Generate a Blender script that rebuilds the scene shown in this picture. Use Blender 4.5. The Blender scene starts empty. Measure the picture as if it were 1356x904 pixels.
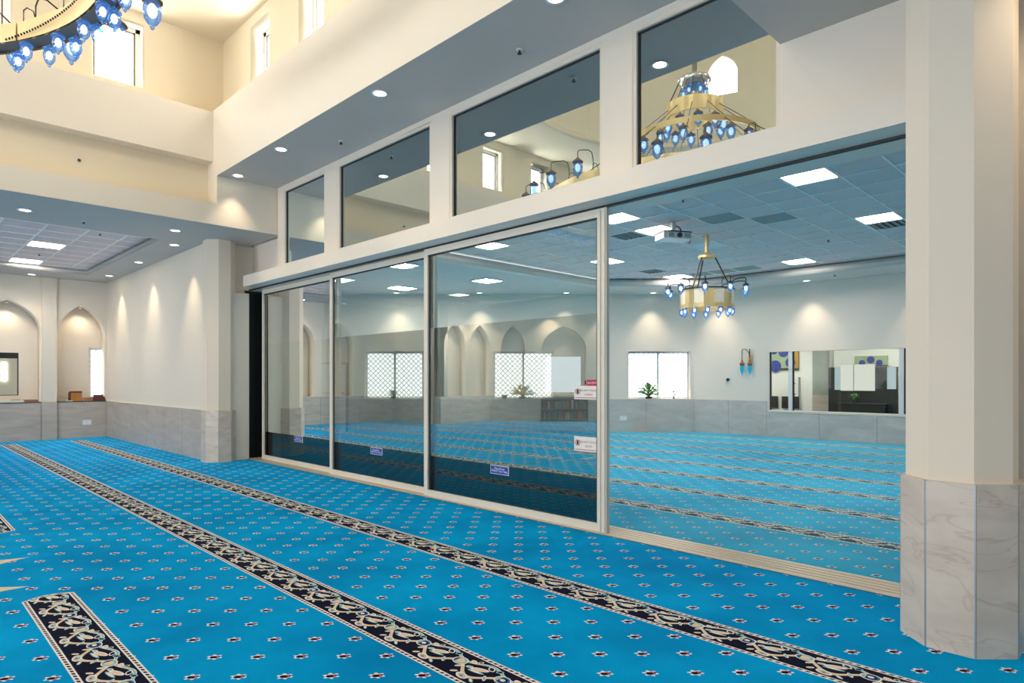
import bpy, bmesh, math, random
from mathutils import Vector, Matrix
random.seed(7)
C = bpy.context.scene.collection
SC = bpy.context.scene
PI = math.pi

# ------------------------------------------------------------------ camera
cam = bpy.data.cameras.new('camera'); camo = bpy.data.objects.new('camera', cam); C.objects.link(camo)
cam.sensor_width = 36.0
cam.lens = 36.0 * 846.0 / 1356.0
cam.shift_y = 49.5 / 1356.0
cam.clip_start = 0.05; cam.clip_end = 200
camo.location = (0, 0, 1.4)
camo.rotation_euler = (PI/2, 0, -PI/4)
SC.camera = camo
# ------------------------------------------------------------------ world, exposure
SC.view_settings.view_transform = 'Standard'
SC.view_settings.look = 'None'
SC.view_settings.gamma = 1.0
SC.view_settings.exposure = 0.68
w = bpy.data.worlds.new('sky'); SC.world = w; w.use_nodes = True
w.node_tree.nodes['Background'].inputs[0].default_value = (0.75, 0.86, 1.0, 1)
w.node_tree.nodes['Background'].inputs[1].default_value = 1.0
DAY = 14.5            # daylight behind the window films
TROF = 22.0           # ceiling light panels
SPOT = 26.0          # recessed downlights, watts
SC.cycles.max_bounces = 10; SC.cycles.diffuse_bounces = 5; SC.cycles.glossy_bounces = 4
SC.cycles.transparent_max_bounces = 14
SC.cycles.sample_clamp_indirect = 6.0
SC.cycles.use_denoising = True

# ------------------------------------------------------------------ node helper
class G:
    """tiny expression builder over Math nodes"""
    nt = None
    def __init__(s, v): s.v = v
    @staticmethod
    def m(op, *a):
        n = G.nt.nodes.new('ShaderNodeMath'); n.operation = op
        for i, x in enumerate(a):
            x = x.v if isinstance(x, G) else x
            if isinstance(x, (int, float)): n.inputs[i].default_value = x
            else: G.nt.links.new(x, n.inputs[i])
        return G(n.outputs[0])
    def __add__(s, o): return G.m('ADD', s, o)
    __radd__ = __add__
    def __sub__(s, o): return G.m('SUBTRACT', s, o)
    def __rsub__(s, o): return G.m('SUBTRACT', o, s)
    def __mul__(s, o): return G.m('MULTIPLY', s, o)
    __rmul__ = __mul__
    def __truediv__(s, o): return G.m('DIVIDE', s, o)
    def lt(s, o): return G.m('LESS_THAN', s, o)
    def gt(s, o): return G.m('GREATER_THAN', s, o)
    def floor(s): return G.m('FLOOR', s)
    def rnd(s): return G.m('ROUND', s)
    def abs(s): return G.m('ABSOLUTE', s)
    def mod(s, o): return G.m('FLOORED_MODULO', s, o)
    def cos(s): return G.m('COSINE', s)
    def mx(s, o): return G.m('MAXIMUM', s, o)
    def mn(s, o): return G.m('MINIMUM', s, o)
def ell(x, y, cx, cy, rx, ry, ang=0.0):
    dx, dy = x - cx, y - cy
    if ang:
        c, s_ = math.cos(ang), math.sin(ang)
        dx, dy = dx*c + dy*s_, dy*c - dx*s_
    dx = dx / rx; dy = dy / ry
    return (dx*dx + dy*dy)           # <1 inside
def mixc(fac, a, b):
    n = G.nt.nodes.new('ShaderNodeMix'); n.data_type = 'RGBA'
    f = fac.v if isinstance(fac, G) else fac
    if isinstance(f, (int, float)): n.inputs[0].default_value = f
    else: G.nt.links.new(f, n.inputs[0])
    for i, c in ((6, a), (7, b)):
        if isinstance(c, tuple): n.inputs[i].default_value = (*c, 1)
        else: G.nt.links.new(c, n.inputs[i])
    return n.outputs[2]

M = {}
def newmat(name):
    m = bpy.data.materials.new(name); m.use_nodes = True
    nt = m.node_tree; M[name] = m; G.nt = nt
    b = nt.nodes['Principled BSDF']
    return m, nt, b
def plain(name, col, rough=0.6, metal=0.0, noise=0.0, nscale=8.0, bump=0.0, bscale=200.0, spec=0.5):
    m, nt, b = newmat(name)
    b.inputs['Roughness'].default_value = rough; b.inputs['Metallic'].default_value = metal
    b.inputs['Specular IOR Level'].default_value = spec
    b.inputs['Base Color'].default_value = (*col, 1)
    tc = nt.nodes.new('ShaderNodeTexCoord')
    if noise:
        n = nt.nodes.new('ShaderNodeTexNoise'); n.inputs['Scale'].default_value = nscale; n.inputs['Detail'].default_value = 4
        nt.links.new(tc.outputs['Object'], n.inputs['Vector'])
        lo = tuple(c*(1-noise) for c in col); hi = tuple(min(1, c*(1+noise)) for c in col)
        nt.links.new(mixc(G(n.outputs[0]), lo, hi), b.inputs['Base Color'])
    if bump:
        n = nt.nodes.new('ShaderNodeTexNoise'); n.inputs['Scale'].default_value = bscale; n.inputs['Detail'].default_value = 3
        nt.links.new(tc.outputs['Object'], n.inputs['Vector'])
        bp = nt.nodes.new('ShaderNodeBump'); bp.inputs['Strength'].default_value = bump; bp.inputs['Distance'].default_value = 0.004
        nt.links.new(n.outputs[0], bp.inputs['Height']); nt.links.new(bp.outputs[0], b.inputs['Normal'])
    return m
def emit(name, col, strength, sample=True):
    m, nt, b = newmat(name)
    nt.nodes.remove(b)
    e = nt.nodes.new('ShaderNodeEmission'); e.inputs[0].default_value = (*col, 1); e.inputs[1].default_value = strength
    nt.links.new(e.outputs[0], nt.nodes['Material Output'].inputs[0])
    if not sample: m.cycles.emission_sampling = 'NONE'
    return m
plain('wall_cream', (0.80, 0.725, 0.62), 0.75, noise=0.02, nscale=1.5, bump=0.05)
plain('column_paint', (0.80, 0.705, 0.59), 0.75, noise=0.02, nscale=1.5, bump=0.05)
plain('soffit_second', (0.74, 0.69, 0.64), 0.6, noise=0.015, nscale=1.2)
plain('wall_warm', (0.78, 0.69, 0.53), 0.75, noise=0.02, nscale=1.5, bump=0.05)
plain('wall_white', (0.81, 0.745, 0.675), 0.7, noise=0.015, nscale=1.2, bump=0.05)
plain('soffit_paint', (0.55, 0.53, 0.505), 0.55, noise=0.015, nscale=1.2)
plain('trim_paint', (0.80, 0.735, 0.655), 0.45, noise=0.01)
plain('frame_cream', (0.76, 0.70, 0.61), 0.35, noise=0.02, nscale=3)
plain('track_metal', (0.66, 0.56, 0.44), 0.35, metal=0.3, noise=0.05, nscale=6)
plain('track_dark', (0.045, 0.025, 0.02), 0.5, noise=0.1)
plain('black', (0.004, 0.004, 0.004), 0.5, noise=0.1)
plain('gasket', (0.015, 0.015, 0.016), 0.5, noise=0.1)
plain('dark_back', (0.40, 0.44, 0.43), 0.9, noise=0.05)
plain('joint_metal', (0.42, 0.45, 0.48), 0.35, metal=0.6, noise=0.03)
plain('ceiling_tile', (0.84, 0.69, 0.68), 0.85, noise=0.03, nscale=60, bump=0.2, bscale=150)
plain('tile_grey', (0.36, 0.37, 0.37), 0.8, noise=0.03)
plain('tile_light', (0.85, 0.85, 0.85), 0.8, noise=0.02)
plain('grid_white', (0.96, 0.93, 0.90), 0.4, noise=0.01)
plain('metal_white', (0.8, 0.8, 0.8), 0.4, noise=0.02)
plain('chrome', (0.75, 0.75, 0.76), 0.2, metal=1.0, noise=0.02)
plain('gold', (0.80, 0.60, 0.30), 0.35, metal=0.7, noise=0.12, nscale=6)
plain('gold_plate', (0.85, 0.66, 0.36), 0.42, metal=0.4, noise=0.08, nscale=4)
plain('gold_fret', (0.88, 0.78, 0.62), 0.4, metal=0.3, noise=0.1, nscale=60)
plain('bronze', (0.06, 0.045, 0.04), 0.35, metal=0.6, noise=0.1)
plain('cap_brown', (0.30, 0.17, 0.09), 0.35, metal=0.5, noise=0.1)
plain('under_grey', (0.20, 0.165, 0.13), 0.5, noise=0.1)
plain('ledge_dark', (0.04, 0.07, 0.07), 0.35, noise=0.1)
plain('wood_orange', (0.50, 0.20, 0.035), 0.5, noise=0.35, nscale=9)
plain('wood_dark', (0.10, 0.035, 0.02), 0.5, noise=0.25)
plain('book_tan', (0.55, 0.38, 0.24), 0.6, noise=0.1)
plain('book_brown', (0.30, 0.16, 0.10), 0.6, noise=0.1)
plain('book_maroon', (0.14, 0.03, 0.04), 0.6, noise=0.1)
plain('book_red', (0.42, 0.06, 0.05), 0.6, noise=0.1)
plain('book_green', (0.05, 0.16, 0.13), 0.6, noise=0.1)
plain('book_black', (0.03, 0.035, 0.04), 0.6, noise=0.1)
plain('paper', (0.82, 0.80, 0.77), 0.8, noise=0.03)
plain('leaf_green', (0.12, 0.28, 0.06), 0.5, noise=0.35, nscale=30)
plain('leaf_pale', (0.38, 0.44, 0.20), 0.5, noise=0.3, nscale=30)
plain('soil_pot', (0.05, 0.035, 0.03), 0.7, noise=0.2)
plain('reflection_white', (0.80, 0.80, 0.78), 0.7, noise=0.02)
plain('reflection_green', (0.30, 0.34, 0.31), 0.7, noise=0.04)
plain('reflection_dark', (0.018, 0.016, 0.015), 0.4, noise=0.15)
plain('navy_floor', (0.004, 0.02, 0.04), 0.6, noise=0.2)
plain('chair_black', (0.012, 0.013, 0.014), 0.5, noise=0.1)
plain('art_green', (0.34, 0.43, 0.27), 0.6, noise=0.25, nscale=7)
plain('art_blue', (0.03, 0.05, 0.30), 0.6, noise=0.3, nscale=40)
plain('art_gold', (0.45, 0.25, 0.04), 0.6, noise=0.4, nscale=25)
emit('reflection_side_pane', (0.75, 0.88, 0.92), 0.4)  # glowing panes imitate windows mirrored in the wide window
emit('reflection_pane', (1.0, 0.97, 0.88), 0.52)
plain('sticker_blue', (0.015, 0.06, 0.36), 0.4, noise=0.02)
plain('sticker_white', (0.84, 0.80, 0.79), 0.5, noise=0.01)
plain('sticker_red', (0.55, 0.02, 0.05), 0.5, noise=0.02)
plain('text_white', (0.9, 0.9, 0.92), 0.5, noise=0.01)
plain('text_red', (0.45, 0.05, 0.07), 0.5, noise=0.01)
plain('plastic_white', (0.78, 0.78, 0.77), 0.4, noise=0.01)
plain('plastic_black', (0.02, 0.02, 0.022), 0.35, noise=0.05)
emit('troffer_glow', (1.0, 0.93, 0.83), TROF)
emit('downlight_glow', (1.0, 0.88, 0.74), 3.5, sample=False)
emit('bulb_glow', (0.92, 0.97, 1.0), 1.6, sample=False)
emit('day_pane', (1.0, 0.97, 0.91), DAY)
emit('day_soft', (0.86, 0.93, 1.0), 0.8)
emit('sconce_glow', (0.02, 0.38, 0.62), 0.55, sample=False)

# daylight through a printed lattice film
m, nt, b = newmat('lattice_pane'); nt.nodes.remove(b)
tc = nt.nodes.new('ShaderNodeTexCoord'); sp = nt.nodes.new('ShaderNodeSeparateXYZ'); nt.links.new(tc.outputs['UV'], sp.inputs[0])
u, v = G(sp.outputs[0]), G(sp.outputs[1])
d1 = ((u + v) * (1/0.13)).mod(1.0); d2 = ((u - v) * (1/0.13)).mod(1.0)
line = d1.lt(0.22).mx(d2.lt(0.22))
star = ell(u.mod(0.13), v.mod(0.13), 0.065, 0.065, 0.016, 0.016).lt(1.0)
e = nt.nodes.new('ShaderNodeEmission'); nt.links.new(mixc(line.mx(star), (0.95, 0.98, 1.0), (0.15, 0.155, 0.16)), e.inputs[0])
e.inputs[1].default_value = 3.0
nt.links.new(e.outputs[0], nt.nodes['Material Output'].inputs[0])

def stone(name, c1, c2, vein, scale, stretch):
    m, nt, b = newmat(name)
    tc = nt.nodes.new('ShaderNodeTexCoord'); mp = nt.nodes.new('ShaderNodeMapping')
    mp.inputs['Scale'].default_value = stretch; mp.inputs['Rotation'].default_value = (0.25, 0.2, 0)
    nt.links.new(tc.outputs['Object'], mp.inputs[0])
    n = nt.nodes.new('ShaderNodeTexNoise'); n.inputs['Scale'].default_value = scale; n.inputs['Detail'].default_value = 6; n.inputs['Distortion'].default_value = 0.8
    nt.links.new(mp.outputs[0], n.inputs['Vector'])
    n2 = nt.nodes.new('ShaderNodeTexNoise'); n2.inputs['Scale'].default_value = scale*0.6; n2.inputs['Detail'].default_value = 3; n2.inputs['Distortion'].default_value = 1.5
    nt.links.new(mp.outputs[0], n2.inputs['Vector'])
    veinm = (1.0 - ((G(n2.outputs[0]) - 0.5).abs() * 60.0).mn(1.0)) * 0.45
    c = mixc(((G(n.outputs[0]) - 0.3) * 2.4).mn(1.0).mx(0.0), c1, c2)
    c = mixc(veinm, c, vein)
    nt.links.new(c, b.inputs['Base Color'])
    b.inputs['Roughness'].default_value = 0.32
stone('stone_grey', (0.43, 0.375, 0.33), (0.57, 0.505, 0.45), (0.46, 0.41, 0.36), 1.6, (1, 1, 5))
stone('stone_beige', (0.54, 0.46, 0.395), (0.70, 0.61, 0.535), (0.40, 0.31, 0.24), 2.2, (1.2, 1.2, 2.6))
stone('stone_bluegrey', (0.47, 0.45, 0.43), (0.62, 0.59, 0.565), (0.45, 0.42, 0.40), 1.3, (1, 1, 3))

# glass: thin sheets = transparent + mirror share
def glass(name, tint, refl, rcol=(1, 1, 1), fres=True):
    m, nt, b = newmat(name); nt.nodes.remove(b)
    t = nt.nodes.new('ShaderNodeBsdfTransparent'); t.inputs[0].default_value = (*tint, 1)
    g = nt.nodes.new('ShaderNodeBsdfGlossy'); g.inputs[0].default_value = (*rcol, 1); g.inputs['Roughness'].default_value = 0.0
    mx = nt.nodes.new('ShaderNodeMixShader')
    if fres:
        f = nt.nodes.new('ShaderNodeLayerWeight'); f.inputs[0].default_value = 0.12
        nt.links.new((G(f.outputs[0]) * (1.0-refl) + refl).mn(1.0).v, mx.inputs[0])
    else: mx.inputs[0].default_value = refl
    nt.links.new(t.outputs[0], mx.inputs[1]); nt.links.new(g.outputs[0], mx.inputs[2])
    nt.links.new(mx.outputs[0], nt.nodes['Material Output'].inputs[0])
glass('glass_clear', (0.84, 0.94, 0.94), 0.09)
glass('glass_film', (0.42, 0.47, 0.44), 0.47, (0.92, 0.97, 0.93))
glass('glass_dark', (0.10, 0.12, 0.13), 0.07, (0.9, 0.85, 0.8), False)
glass('glass_upper', (0.40, 0.44, 0.44), 0.55, (0.78, 0.90, 0.94))
glass('glass_internal', (0.80, 0.88, 0.84), 0.04)
m, nt, b = newmat('lamp_glass'); nt.nodes.remove(b)
t = nt.nodes.new('ShaderNodeBsdfTransparent'); t.inputs[0].default_value = (0.60, 0.80, 1.0, 1)
g = nt.nodes.new('ShaderNodeBsdfGlossy'); g.inputs[0].default_value = (0.8, 0.9, 1, 1); g.inputs['Roughness'].default_value = 0.05
e = nt.nodes.new('ShaderNodeEmission'); e.inputs[0].default_value = (0.12, 0.33, 0.95, 1); e.inputs[1].default_value = 0.42
m1 = nt.nodes.new('ShaderNodeMixShader'); m2 = nt.nodes.new('ShaderNodeMixShader')
f = nt.nodes.new('ShaderNodeLayerWeight'); f.inputs[0].default_value = 0.45
nt.links.new((G(f.outputs[1])*0.75 + 0.12).mn(0.9).v, m1.inputs[0])
nt.links.new(t.outputs[0], m1.inputs[1]); nt.links.new(e.outputs[0], m1.inputs[2])
m2.inputs[0].default_value = 0.12
nt.links.new(m1.outputs[0], m2.inputs[1]); nt.links.new(g.outputs[0], m2.inputs[2])
nt.links.new(m2.outputs[0], nt.nodes['Material Output'].inputs[0])
m.cycles.emission_sampling = 'NONE'

# carpet: woven flower repeat and scrolling-vine border bands
def carpet(name, x0, pitch, width, mx0, mstep, ymax, medallion, sheen, tint, spec, rough, lo, hi):
    m, nt, b = newmat(name)
    tc = nt.nodes.new('ShaderNodeTexCoord'); sp = nt.nodes.new('ShaderNodeSeparateXYZ'); nt.links.new(tc.outputs['Object'], sp.inputs[0])
    x, y = G(sp.outputs[0]), G(sp.outputs[1])
    n = nt.nodes.new('ShaderNodeTexNoise'); n.inputs['Scale'].default_value = 1.3; n.inputs['Detail'].default_value = 3
    nt.links.new(tc.outputs['Object'], n.inputs['Vector'])
    n2 = nt.nodes.new('ShaderNodeTexNoise'); n2.inputs['Scale'].default_value = 160; n2.inputs['Detail'].default_value = 2
    nt.links.new(tc.outputs['Object'], n2.inputs['Vector'])
    fac = ((G(n.outputs[0]) - 0.5) * 2.2 + 0.5 + (G(n2.outputs[0]) - 0.5) * 0.6).mn(1.0).mx(0.0)
    col = mixc(fac, lo, hi)
    # small flowers
    i = ((x - mx0) * (1/mstep)).rnd()
    dx = x - mx0 - i*mstep
    ph = 0.184 - (i.mod(2.0))*0.15
    yy = y - ph
    dy = yy - (yy*(1/0.3)).rnd()*0.3
    # turned 45 degrees: a runs across the view of the rows
    a = (dx - dy)*(0.7071/0.86); c_ = (dx + dy)*(0.7071/0.66)
    ang = G.m('ARCTAN2', c_, a)
    r = G.m('SQRT', a*a + c_*c_)
    petal = 0.034 + (ang*6.0 + 1.2).cos()*0.009
    col = mixc(r.lt(petal + 0.004), col, (0.86, 0.79, 0.81))
    col = mixc(ell(a, c_, 0.014, 0.0, 0.014, 0.026).lt(1.0), col, (0.42, 0.16, 0.24))
    col = mixc(ell(a, c_, -0.006, -0.004, 0.021, 0.021).lt(1.0), col, (0.02, 0.004, 0.012))
    col = mixc(ell(a, c_, 0.026, 0.008, 0.006, 0.016).lt(1.0), col, (0.02, 0.08, 0.30))
    # border band
    s = (x - x0).mod(pitch)
    inb = s.lt(width) * y.lt(ymax) * (x.lt(4.2) if medallion else 1.0)
    if medallion:
        k = ((x - x0) * (1/pitch)).floor()
        # the band under the chandelier is broken by a gap with arched ends
        bow = (s - width/2) * (s - width/2) * 3.0
        isc = (k.lt(-0.5))
        gap = (y - 6.22).abs().lt(1.16 + bow)
        inb = inb * (1.0 - isc*gap)
        endd = ((y - 6.22).abs() - bow - 1.16)
        endedge = isc * endd.lt(0.035) * endd.gt(0.0)
    edge = s.lt(0.036).mx(s.gt(width - 0.036))
    band = mixc(0.0, (0.010, 0.010, 0.028), (0, 0, 0))
    t = (0.0 - y + 0.35).mod(0.3)           # along, towards the viewer
    half = ((0.0 - y + 0.35)*(1/0.3)).floor().mod(2.0)
    CR = (0.80, 0.62, 0.42); WH = (0.86, 0.80, 0.79); TE = (0.25, 0.55, 0.60); BL = (0.03, 0.16, 0.42); NV = (0.012, 0.012, 0.035)
    vine = 0.118 + ((t - 0.015)*(2*PI/0.3)).cos()*0.047
    dv = (s - vine).abs()
    band = mixc(dv.lt(0.013), band, (0.70, 0.60, 0.55)); band = mixc(dv.lt(0.009), band, CR)
    v2 = 0.205 + ((t - 0.20)*(2*PI/0.3)).cos()*0.022
    d2 = (s - v2).abs()
    band = mixc(d2.lt(0.009), band, WH); band = mixc(d2.lt(0.005), band, TE)
    def blob(cx, cy, rx, ry, ang, outer, inner):
        nonlocal band
        e_ = ell(t, s, cx, cy, rx, ry, ang)
        band = mixc(e_.lt(1.0), band, outer); band = mixc(e_.lt(0.45), band, inner)
        return e_
    blob(0.165, 0.162, 0.052, 0.017, 0.35, WH, CR)
    blob(0.165, 0.135, 0.050, 0.010, 0.15, TE, WH)
    blob(0.205, 0.205, 0.026, 0.016, -0.5, WH, NV)
    blob(0.255, 0.212, 0.020, 0.013, 0.6, TE, NV)
    blob(0.085, 0.200, 0.024, 0.014, -0.3, WH, CR)
    blob(0.115, 0.218, 0.014, 0.011, 0.9, WH, NV)
    blob(0.145, 0.064, 0.040, 0.022, -0.2, WH, TE)
    blob(0.145, 0.062, 0.018, 0.010, 0.0, CR, (0.5, 0.12, 0.12))
    blob(0.058, 0.125, 0.024, 0.010, 0.9, WH, CR)
    blob(0.245, 0.118, 0.026, 0.010, -0.9, WH, TE)
    blob(0.105, 0.150, 0.020, 0.011, 0.3, WH, TE)
    blob(0.215, 0.060, 0.022, 0.009, -0.5, TE, WH)
    blob(0.080, 0.070, 0.020, 0.009, 0.7, WH, CR)
    for cx in (0.02, 0.32):
        e_ = ell(t, s, cx, 0.165, 0.047, 0.036)
        band = mixc(e_.lt(1.0), band, WH)
        band = mixc(e_.lt(0.72), band, mixc(half, BL, TE))
        band = mixc(e_.lt(0.34), band, mixc(half, NV, CR))
        band = mixc(e_.lt(0.10), band, mixc(half, WH, CR))
    # chain edging
    q = s.mn(width - s)
    if medallion: q = q.mn(endd + (1.0 - isc)*10.0)
    ch = mixc(q.gt(0.008)*q.lt(0.021)*((x*0.9 + y).mod(0.036).lt(0.022)), WH, NV)
    ch = mixc(q.gt(0.029), ch, NV)
    if medallion: edge = edge.mx(endedge)
    band = mixc(edge, band, ch)
    col = mixc(inb, col, band)
    if medallion:
        mx_, my_ = x + 1.4, y - 6.1
        th = G.m('ARCTAN2', my_, mx_); rr = G.m('SQRT', mx_*mx_ + my_*my_)
        p_ = (th - 0.06 + PI/16).mod(PI/8) - PI/16
        lim = 2.28 - G.m('POWER', p_.abs(), 0.75)*2.6
        col = mixc(rr.lt(lim), col, CR)
        col = mixc(rr.lt(lim - 0.16), col, NV)
        col = mixc(rr.lt(lim - 0.26) * p_.abs().gt(0.02) * p_.abs().lt(0.035), col, CR)
        col = mixc(rr.lt(1.56), col, CR)
        col = mixc(rr.lt(1.50), col, (0.0, 0.245, 0.58))
        lim2 = 1.40 - G.m('POWER', p_.abs(), 0.75)*1.9
        col = mixc(rr.lt(lim2), col, CR); col = mixc(rr.lt(lim2 - 0.07), col, NV)
        col = mixc(rr.lt(0.86), col, CR); col = mixc(rr.lt(0.80), col, (0.0, 0.245, 0.58))
        lim3 = 0.70 - G.m('POWER', p_.abs(), 0.75)*1.6
        col = mixc(rr.lt(lim3), col, WH); col = mixc(rr.lt(lim3 - 0.06), col, NV); col = mixc(rr.lt(0.2), col, CR)
    nt.links.new(col, b.inputs['Base Color'])
    b.inputs['Roughness'].default_value = rough
    b.inputs['Specular IOR Level'].default_value = spec
    b.inputs['Sheen Weight'].default_value = sheen; b.inputs['Sheen Roughness'].default_value = 0.25
    b.inputs['Sheen Tint'].default_value = tint
    bp = nt.nodes.new('ShaderNodeBump'); bp.inputs['Strength'].default_value = 0.25; bp.inputs['Distance'].default_value = 0.004
    nt.links.new(n2.outputs[0], bp.inputs['Height']); nt.links.new(bp.outputs[0], b.inputs['Normal'])
carpet('carpet_main', 1.903, 1.245, 0.275, 1.06, 0.1556, 17.28, True, 0.06, (0.05, 0.6, 1.0, 1), 0.03, 0.9, (0.000, 0.245, 0.58), (0.000, 0.40, 0.84))
carpet('carpet_second', 5.90, 1.19, 0.27, 6.245, 0.1488, 60.0, False, 0.50, (0.5, 0.97, 1.0, 1), 0.05, 0.7, (0.0, 0.31, 0.58), (0.01, 0.47, 0.77))

# ------------------------------------------------------------------ mesh helpers
class MB:
    def __init__(s): s.v = []; s.f = []
    def box(s, x0, x1, y0, y1, z0, z1):
        n = len(s.v)
        s.v += [(x, y, z) for z in (z0, z1) for y in (y0, y1) for x in (x0, x1)]
        s.f += [tuple(n+i for i in q) for q in ((0,2,3,1),(4,5,7,6),(0,1,5,4),(2,6,7,3),(0,4,6,2),(1,3,7,5))]
        return s
    def prism(s, poly, z0, z1):
        n = len(s.v); k = len(poly)
        a = sum(poly[i][0]*poly[(i+1)%k][1]-poly[(i+1)%k][0]*poly[i][1] for i in range(k))
        if a < 0: poly = poly[::-1]
        s.v += [(x, y, z0) for x, y in poly] + [(x, y, z1) for x, y in poly]
        s.f += [tuple(n+i for i in range(k-1, -1, -1)), tuple(n+k+i for i in range(k))]
        s.f += [(n+i, n+(i+1)%k, n+k+(i+1)%k, n+k+i) for i in range(k)]
        return s
    def bar(s, p, q, wd, up=(0, 0, 1), ht=None):
        ht = ht or wd; p, q = Vector(p), Vector(q); d = (q-p).normalized(); u = Vector(up)
        sd = d.cross(u); sd = sd.normalized() if sd.length > 1e-5 else Vector((1, 0, 0)); u = sd.cross(d)
        n = len(s.v)
        for c in (p, q):
            for a, b_ in ((-1,-1),(1,-1),(1,1),(-1,1)): s.v.append(tuple(c + sd*a*wd/2 + u*b_*ht/2))
        s.f += [(n,n+1,n+2,n+3),(n+7,n+6,n+5,n+4)] + [(n+i, n+4+i, n+4+(i+1)%4, n+(i+1)%4) for i in range(4)]
        return s
    def tube(s, pts, r, seg=6):
        pts = [Vector(p) for p in pts]; n0 = len(s.v)
        for i, p in enumerate(pts):
            d = (pts[min(i+1, len(pts)-1)] - pts[max(i-1, 0)]).normalized()
            a = d.cross(Vector((0, 0, 1)));  a = a if a.length > 1e-3 else d.cross(Vector((1, 0, 0)))
            a.normalize(); b_ = d.cross(a)
            for k in range(seg):
                t = 2*PI*k/seg; s.v.append(tuple(p + (a*math.cos(t)+b_*math.sin(t))*r))
        for i in range(len(pts)-1):
            for k in range(seg):
                A = n0+i*seg+k; B = n0+i*seg+(k+1)%seg; s.f.append((A, B, B+seg, A+seg))
        s.f.append(tuple(n0+k for k in range(seg-1, -1, -1))); L = n0+(len(pts)-1)*seg
        s.f.append(tuple(L+k for k in range(seg)))
        return s
    def lathe(s, prof, seg=12, c=(0, 0, 0), cap=True):
        n0 = len(s.v)
        for r, z in prof:
            for k in range(seg):
                t = 2*PI*k/seg; s.v.append((c[0]+r*math.cos(t), c[1]+r*math.sin(t), c[2]+z))
        for i in range(len(prof)-1):
            for k in range(seg):
                A = n0+i*seg+k; B = n0+i*seg+(k+1)%seg; s.f.append((A, B, B+seg, A+seg))
        if cap:
            s.f.append(tuple(n0+k for k in range(seg-1, -1, -1))); L = n0+(len(prof)-1)*seg
            s.f.append(tuple(L+k for k in range(seg)))
        return s
    def face(s, pts):
        n = len(s.v); s.v += [tuple(p) for p in pts]; s.f.append(tuple(range(n, n+len(pts)))); return s
    def mesh(s, name, mat, smooth=False):
        me = bpy.data.meshes.new(name); me.from_pydata(s.v, [], s.f); me.update()
        if mat: me.materials.append(M[mat])
        if smooth: me.shade_smooth(); 
        return me
def link(name, me, parent=None, loc=None):
    o = bpy.data.objects.new(name, me); C.objects.link(o)
    if parent is not None:
        o.parent = parent
        if loc is None:                       # mesh was made in world space
            root = parent
            off = Vector((0, 0, 0))
            while root is not None: off += root.location; root = root.parent
            o.location = -off
        else: o.location = loc
    elif loc is not None: o.location = loc
    return o
def part(name, mb, mat, parent, loc=None, smooth=False, label=None):
    o = link(name, mb.mesh(name, mat, smooth), parent, loc)
    if label: o['label'] = label
    return o
def tag(o, label, cat, group=None):
    o['label'] = label; o['category'] = cat
    if group: o['group'] = group
    return o
def thing(name, label, cat, loc=(0, 0, 0), rz=0.0, group=None):
    o = bpy.data.objects.new(name, None); C.objects.link(o); o.location = loc; o.rotation_euler = (0, 0, rz)
    o.empty_display_size = 0.1
    return tag(o, label, cat, group)
def struct(name, mb, mat, label=None):
    o = link(name, mb.mesh(name, mat)); o['kind'] = 'structure'
    if label: o['label'] = label
    return o
def copy_tree(o, parent=None):
    c = o.copy(); C.objects.link(c)
    if parent is not None: c.parent = parent; c.matrix_parent_inverse = o.matrix_parent_inverse.copy()
    for ch in list(o.children): copy_tree(ch, c)
    return c
def holed(name, outline, holes, thick, mat, frame):
    """flat wall with real openings; frame = (origin, u axis, v axis, normal); body runs 0..thick along the normal"""
    cu = bpy.data.curves.new(name, 'CURVE'); cu.dimensions = '2D'; cu.fill_mode = 'BOTH'; cu.extrude = thick/2
    for loop in [outline] + holes:
        sp_ = cu.splines.new('POLY'); sp_.points.add(len(loop)-1); sp_.use_cyclic_u = True
        for p, (a, b_) in zip(sp_.points, loop): p.co = (a, b_, 0, 1)
    tmp = bpy.data.objects.new('tmp', cu); C.objects.link(tmp)
    me = bpy.data.meshes.new_from_object(tmp.evaluated_get(bpy.context.evaluated_depsgraph_get()))
    bpy.data.objects.remove(tmp); bpy.data.curves.remove(cu)
    o_, u_, v_, n_ = (Vector(q) for q in frame)
    for vtx in me.vertices:
        vtx.co = o_ + u_*vtx.co.x + v_*vtx.co.y + n_*(vtx.co.z + thick/2)
    me.name = name; me.materials.clear(); me.materials.append(M[mat])
    bm_ = bmesh.new(); bm_.from_mesh(me); bmesh.ops.remove_doubles(bm_, verts=bm_.verts, dist=1e-5)
    bmesh.ops.recalc_face_normals(bm_, faces=bm_.faces); bm_.to_mesh(me); bm_.free(); me.update()
    return me
def rect(a, b_, c_, d): return [(a, c_), (b_, c_), (b_, d), (a, d)]
def arch(c_, wd, z0, zs, za, n=10):
    h = wd/2
    R = []
    for i in range(n+1):
        t = i/n; x = (1-t)**2*h + 2*t*(1-t)*h*0.93; z = (1-t)**2*zs + 2*t*(1-t)*(zs+0.66*(za-zs)) + t*t*za
        R.append((x, z))
    return [(c_-h, z0), (c_+h, z0)] + [(c_+x, z) for x, z in R] + [(c_-x, z) for x, z in R[-2::-1]]
def pane(name, pts, mat, parent=None, loc=None, uvscale=1.0):
    """thin quad with uv in metres"""
    me = bpy.data.meshes.new(name); me.from_pydata([tuple(p) for p in pts], [], [tuple(range(len(pts)))]); me.materials.append(M[mat])
    uv = me.uv_layers.new(name='UVMap'); p0 = Vector(pts[0]); ux = (Vector(pts[1])-p0).normalized(); uy = (Vector(pts[-1])-p0); uy = (uy-ux*uy.dot(ux)).normalized()
    for li, l in enumerate(me.loops):
        d = Vector(pts[l.vertex_index])-p0; uv.data[li].uv = (d.dot(ux), d.dot(uy))
    me.update()
    return link(name, me, parent, loc)
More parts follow.
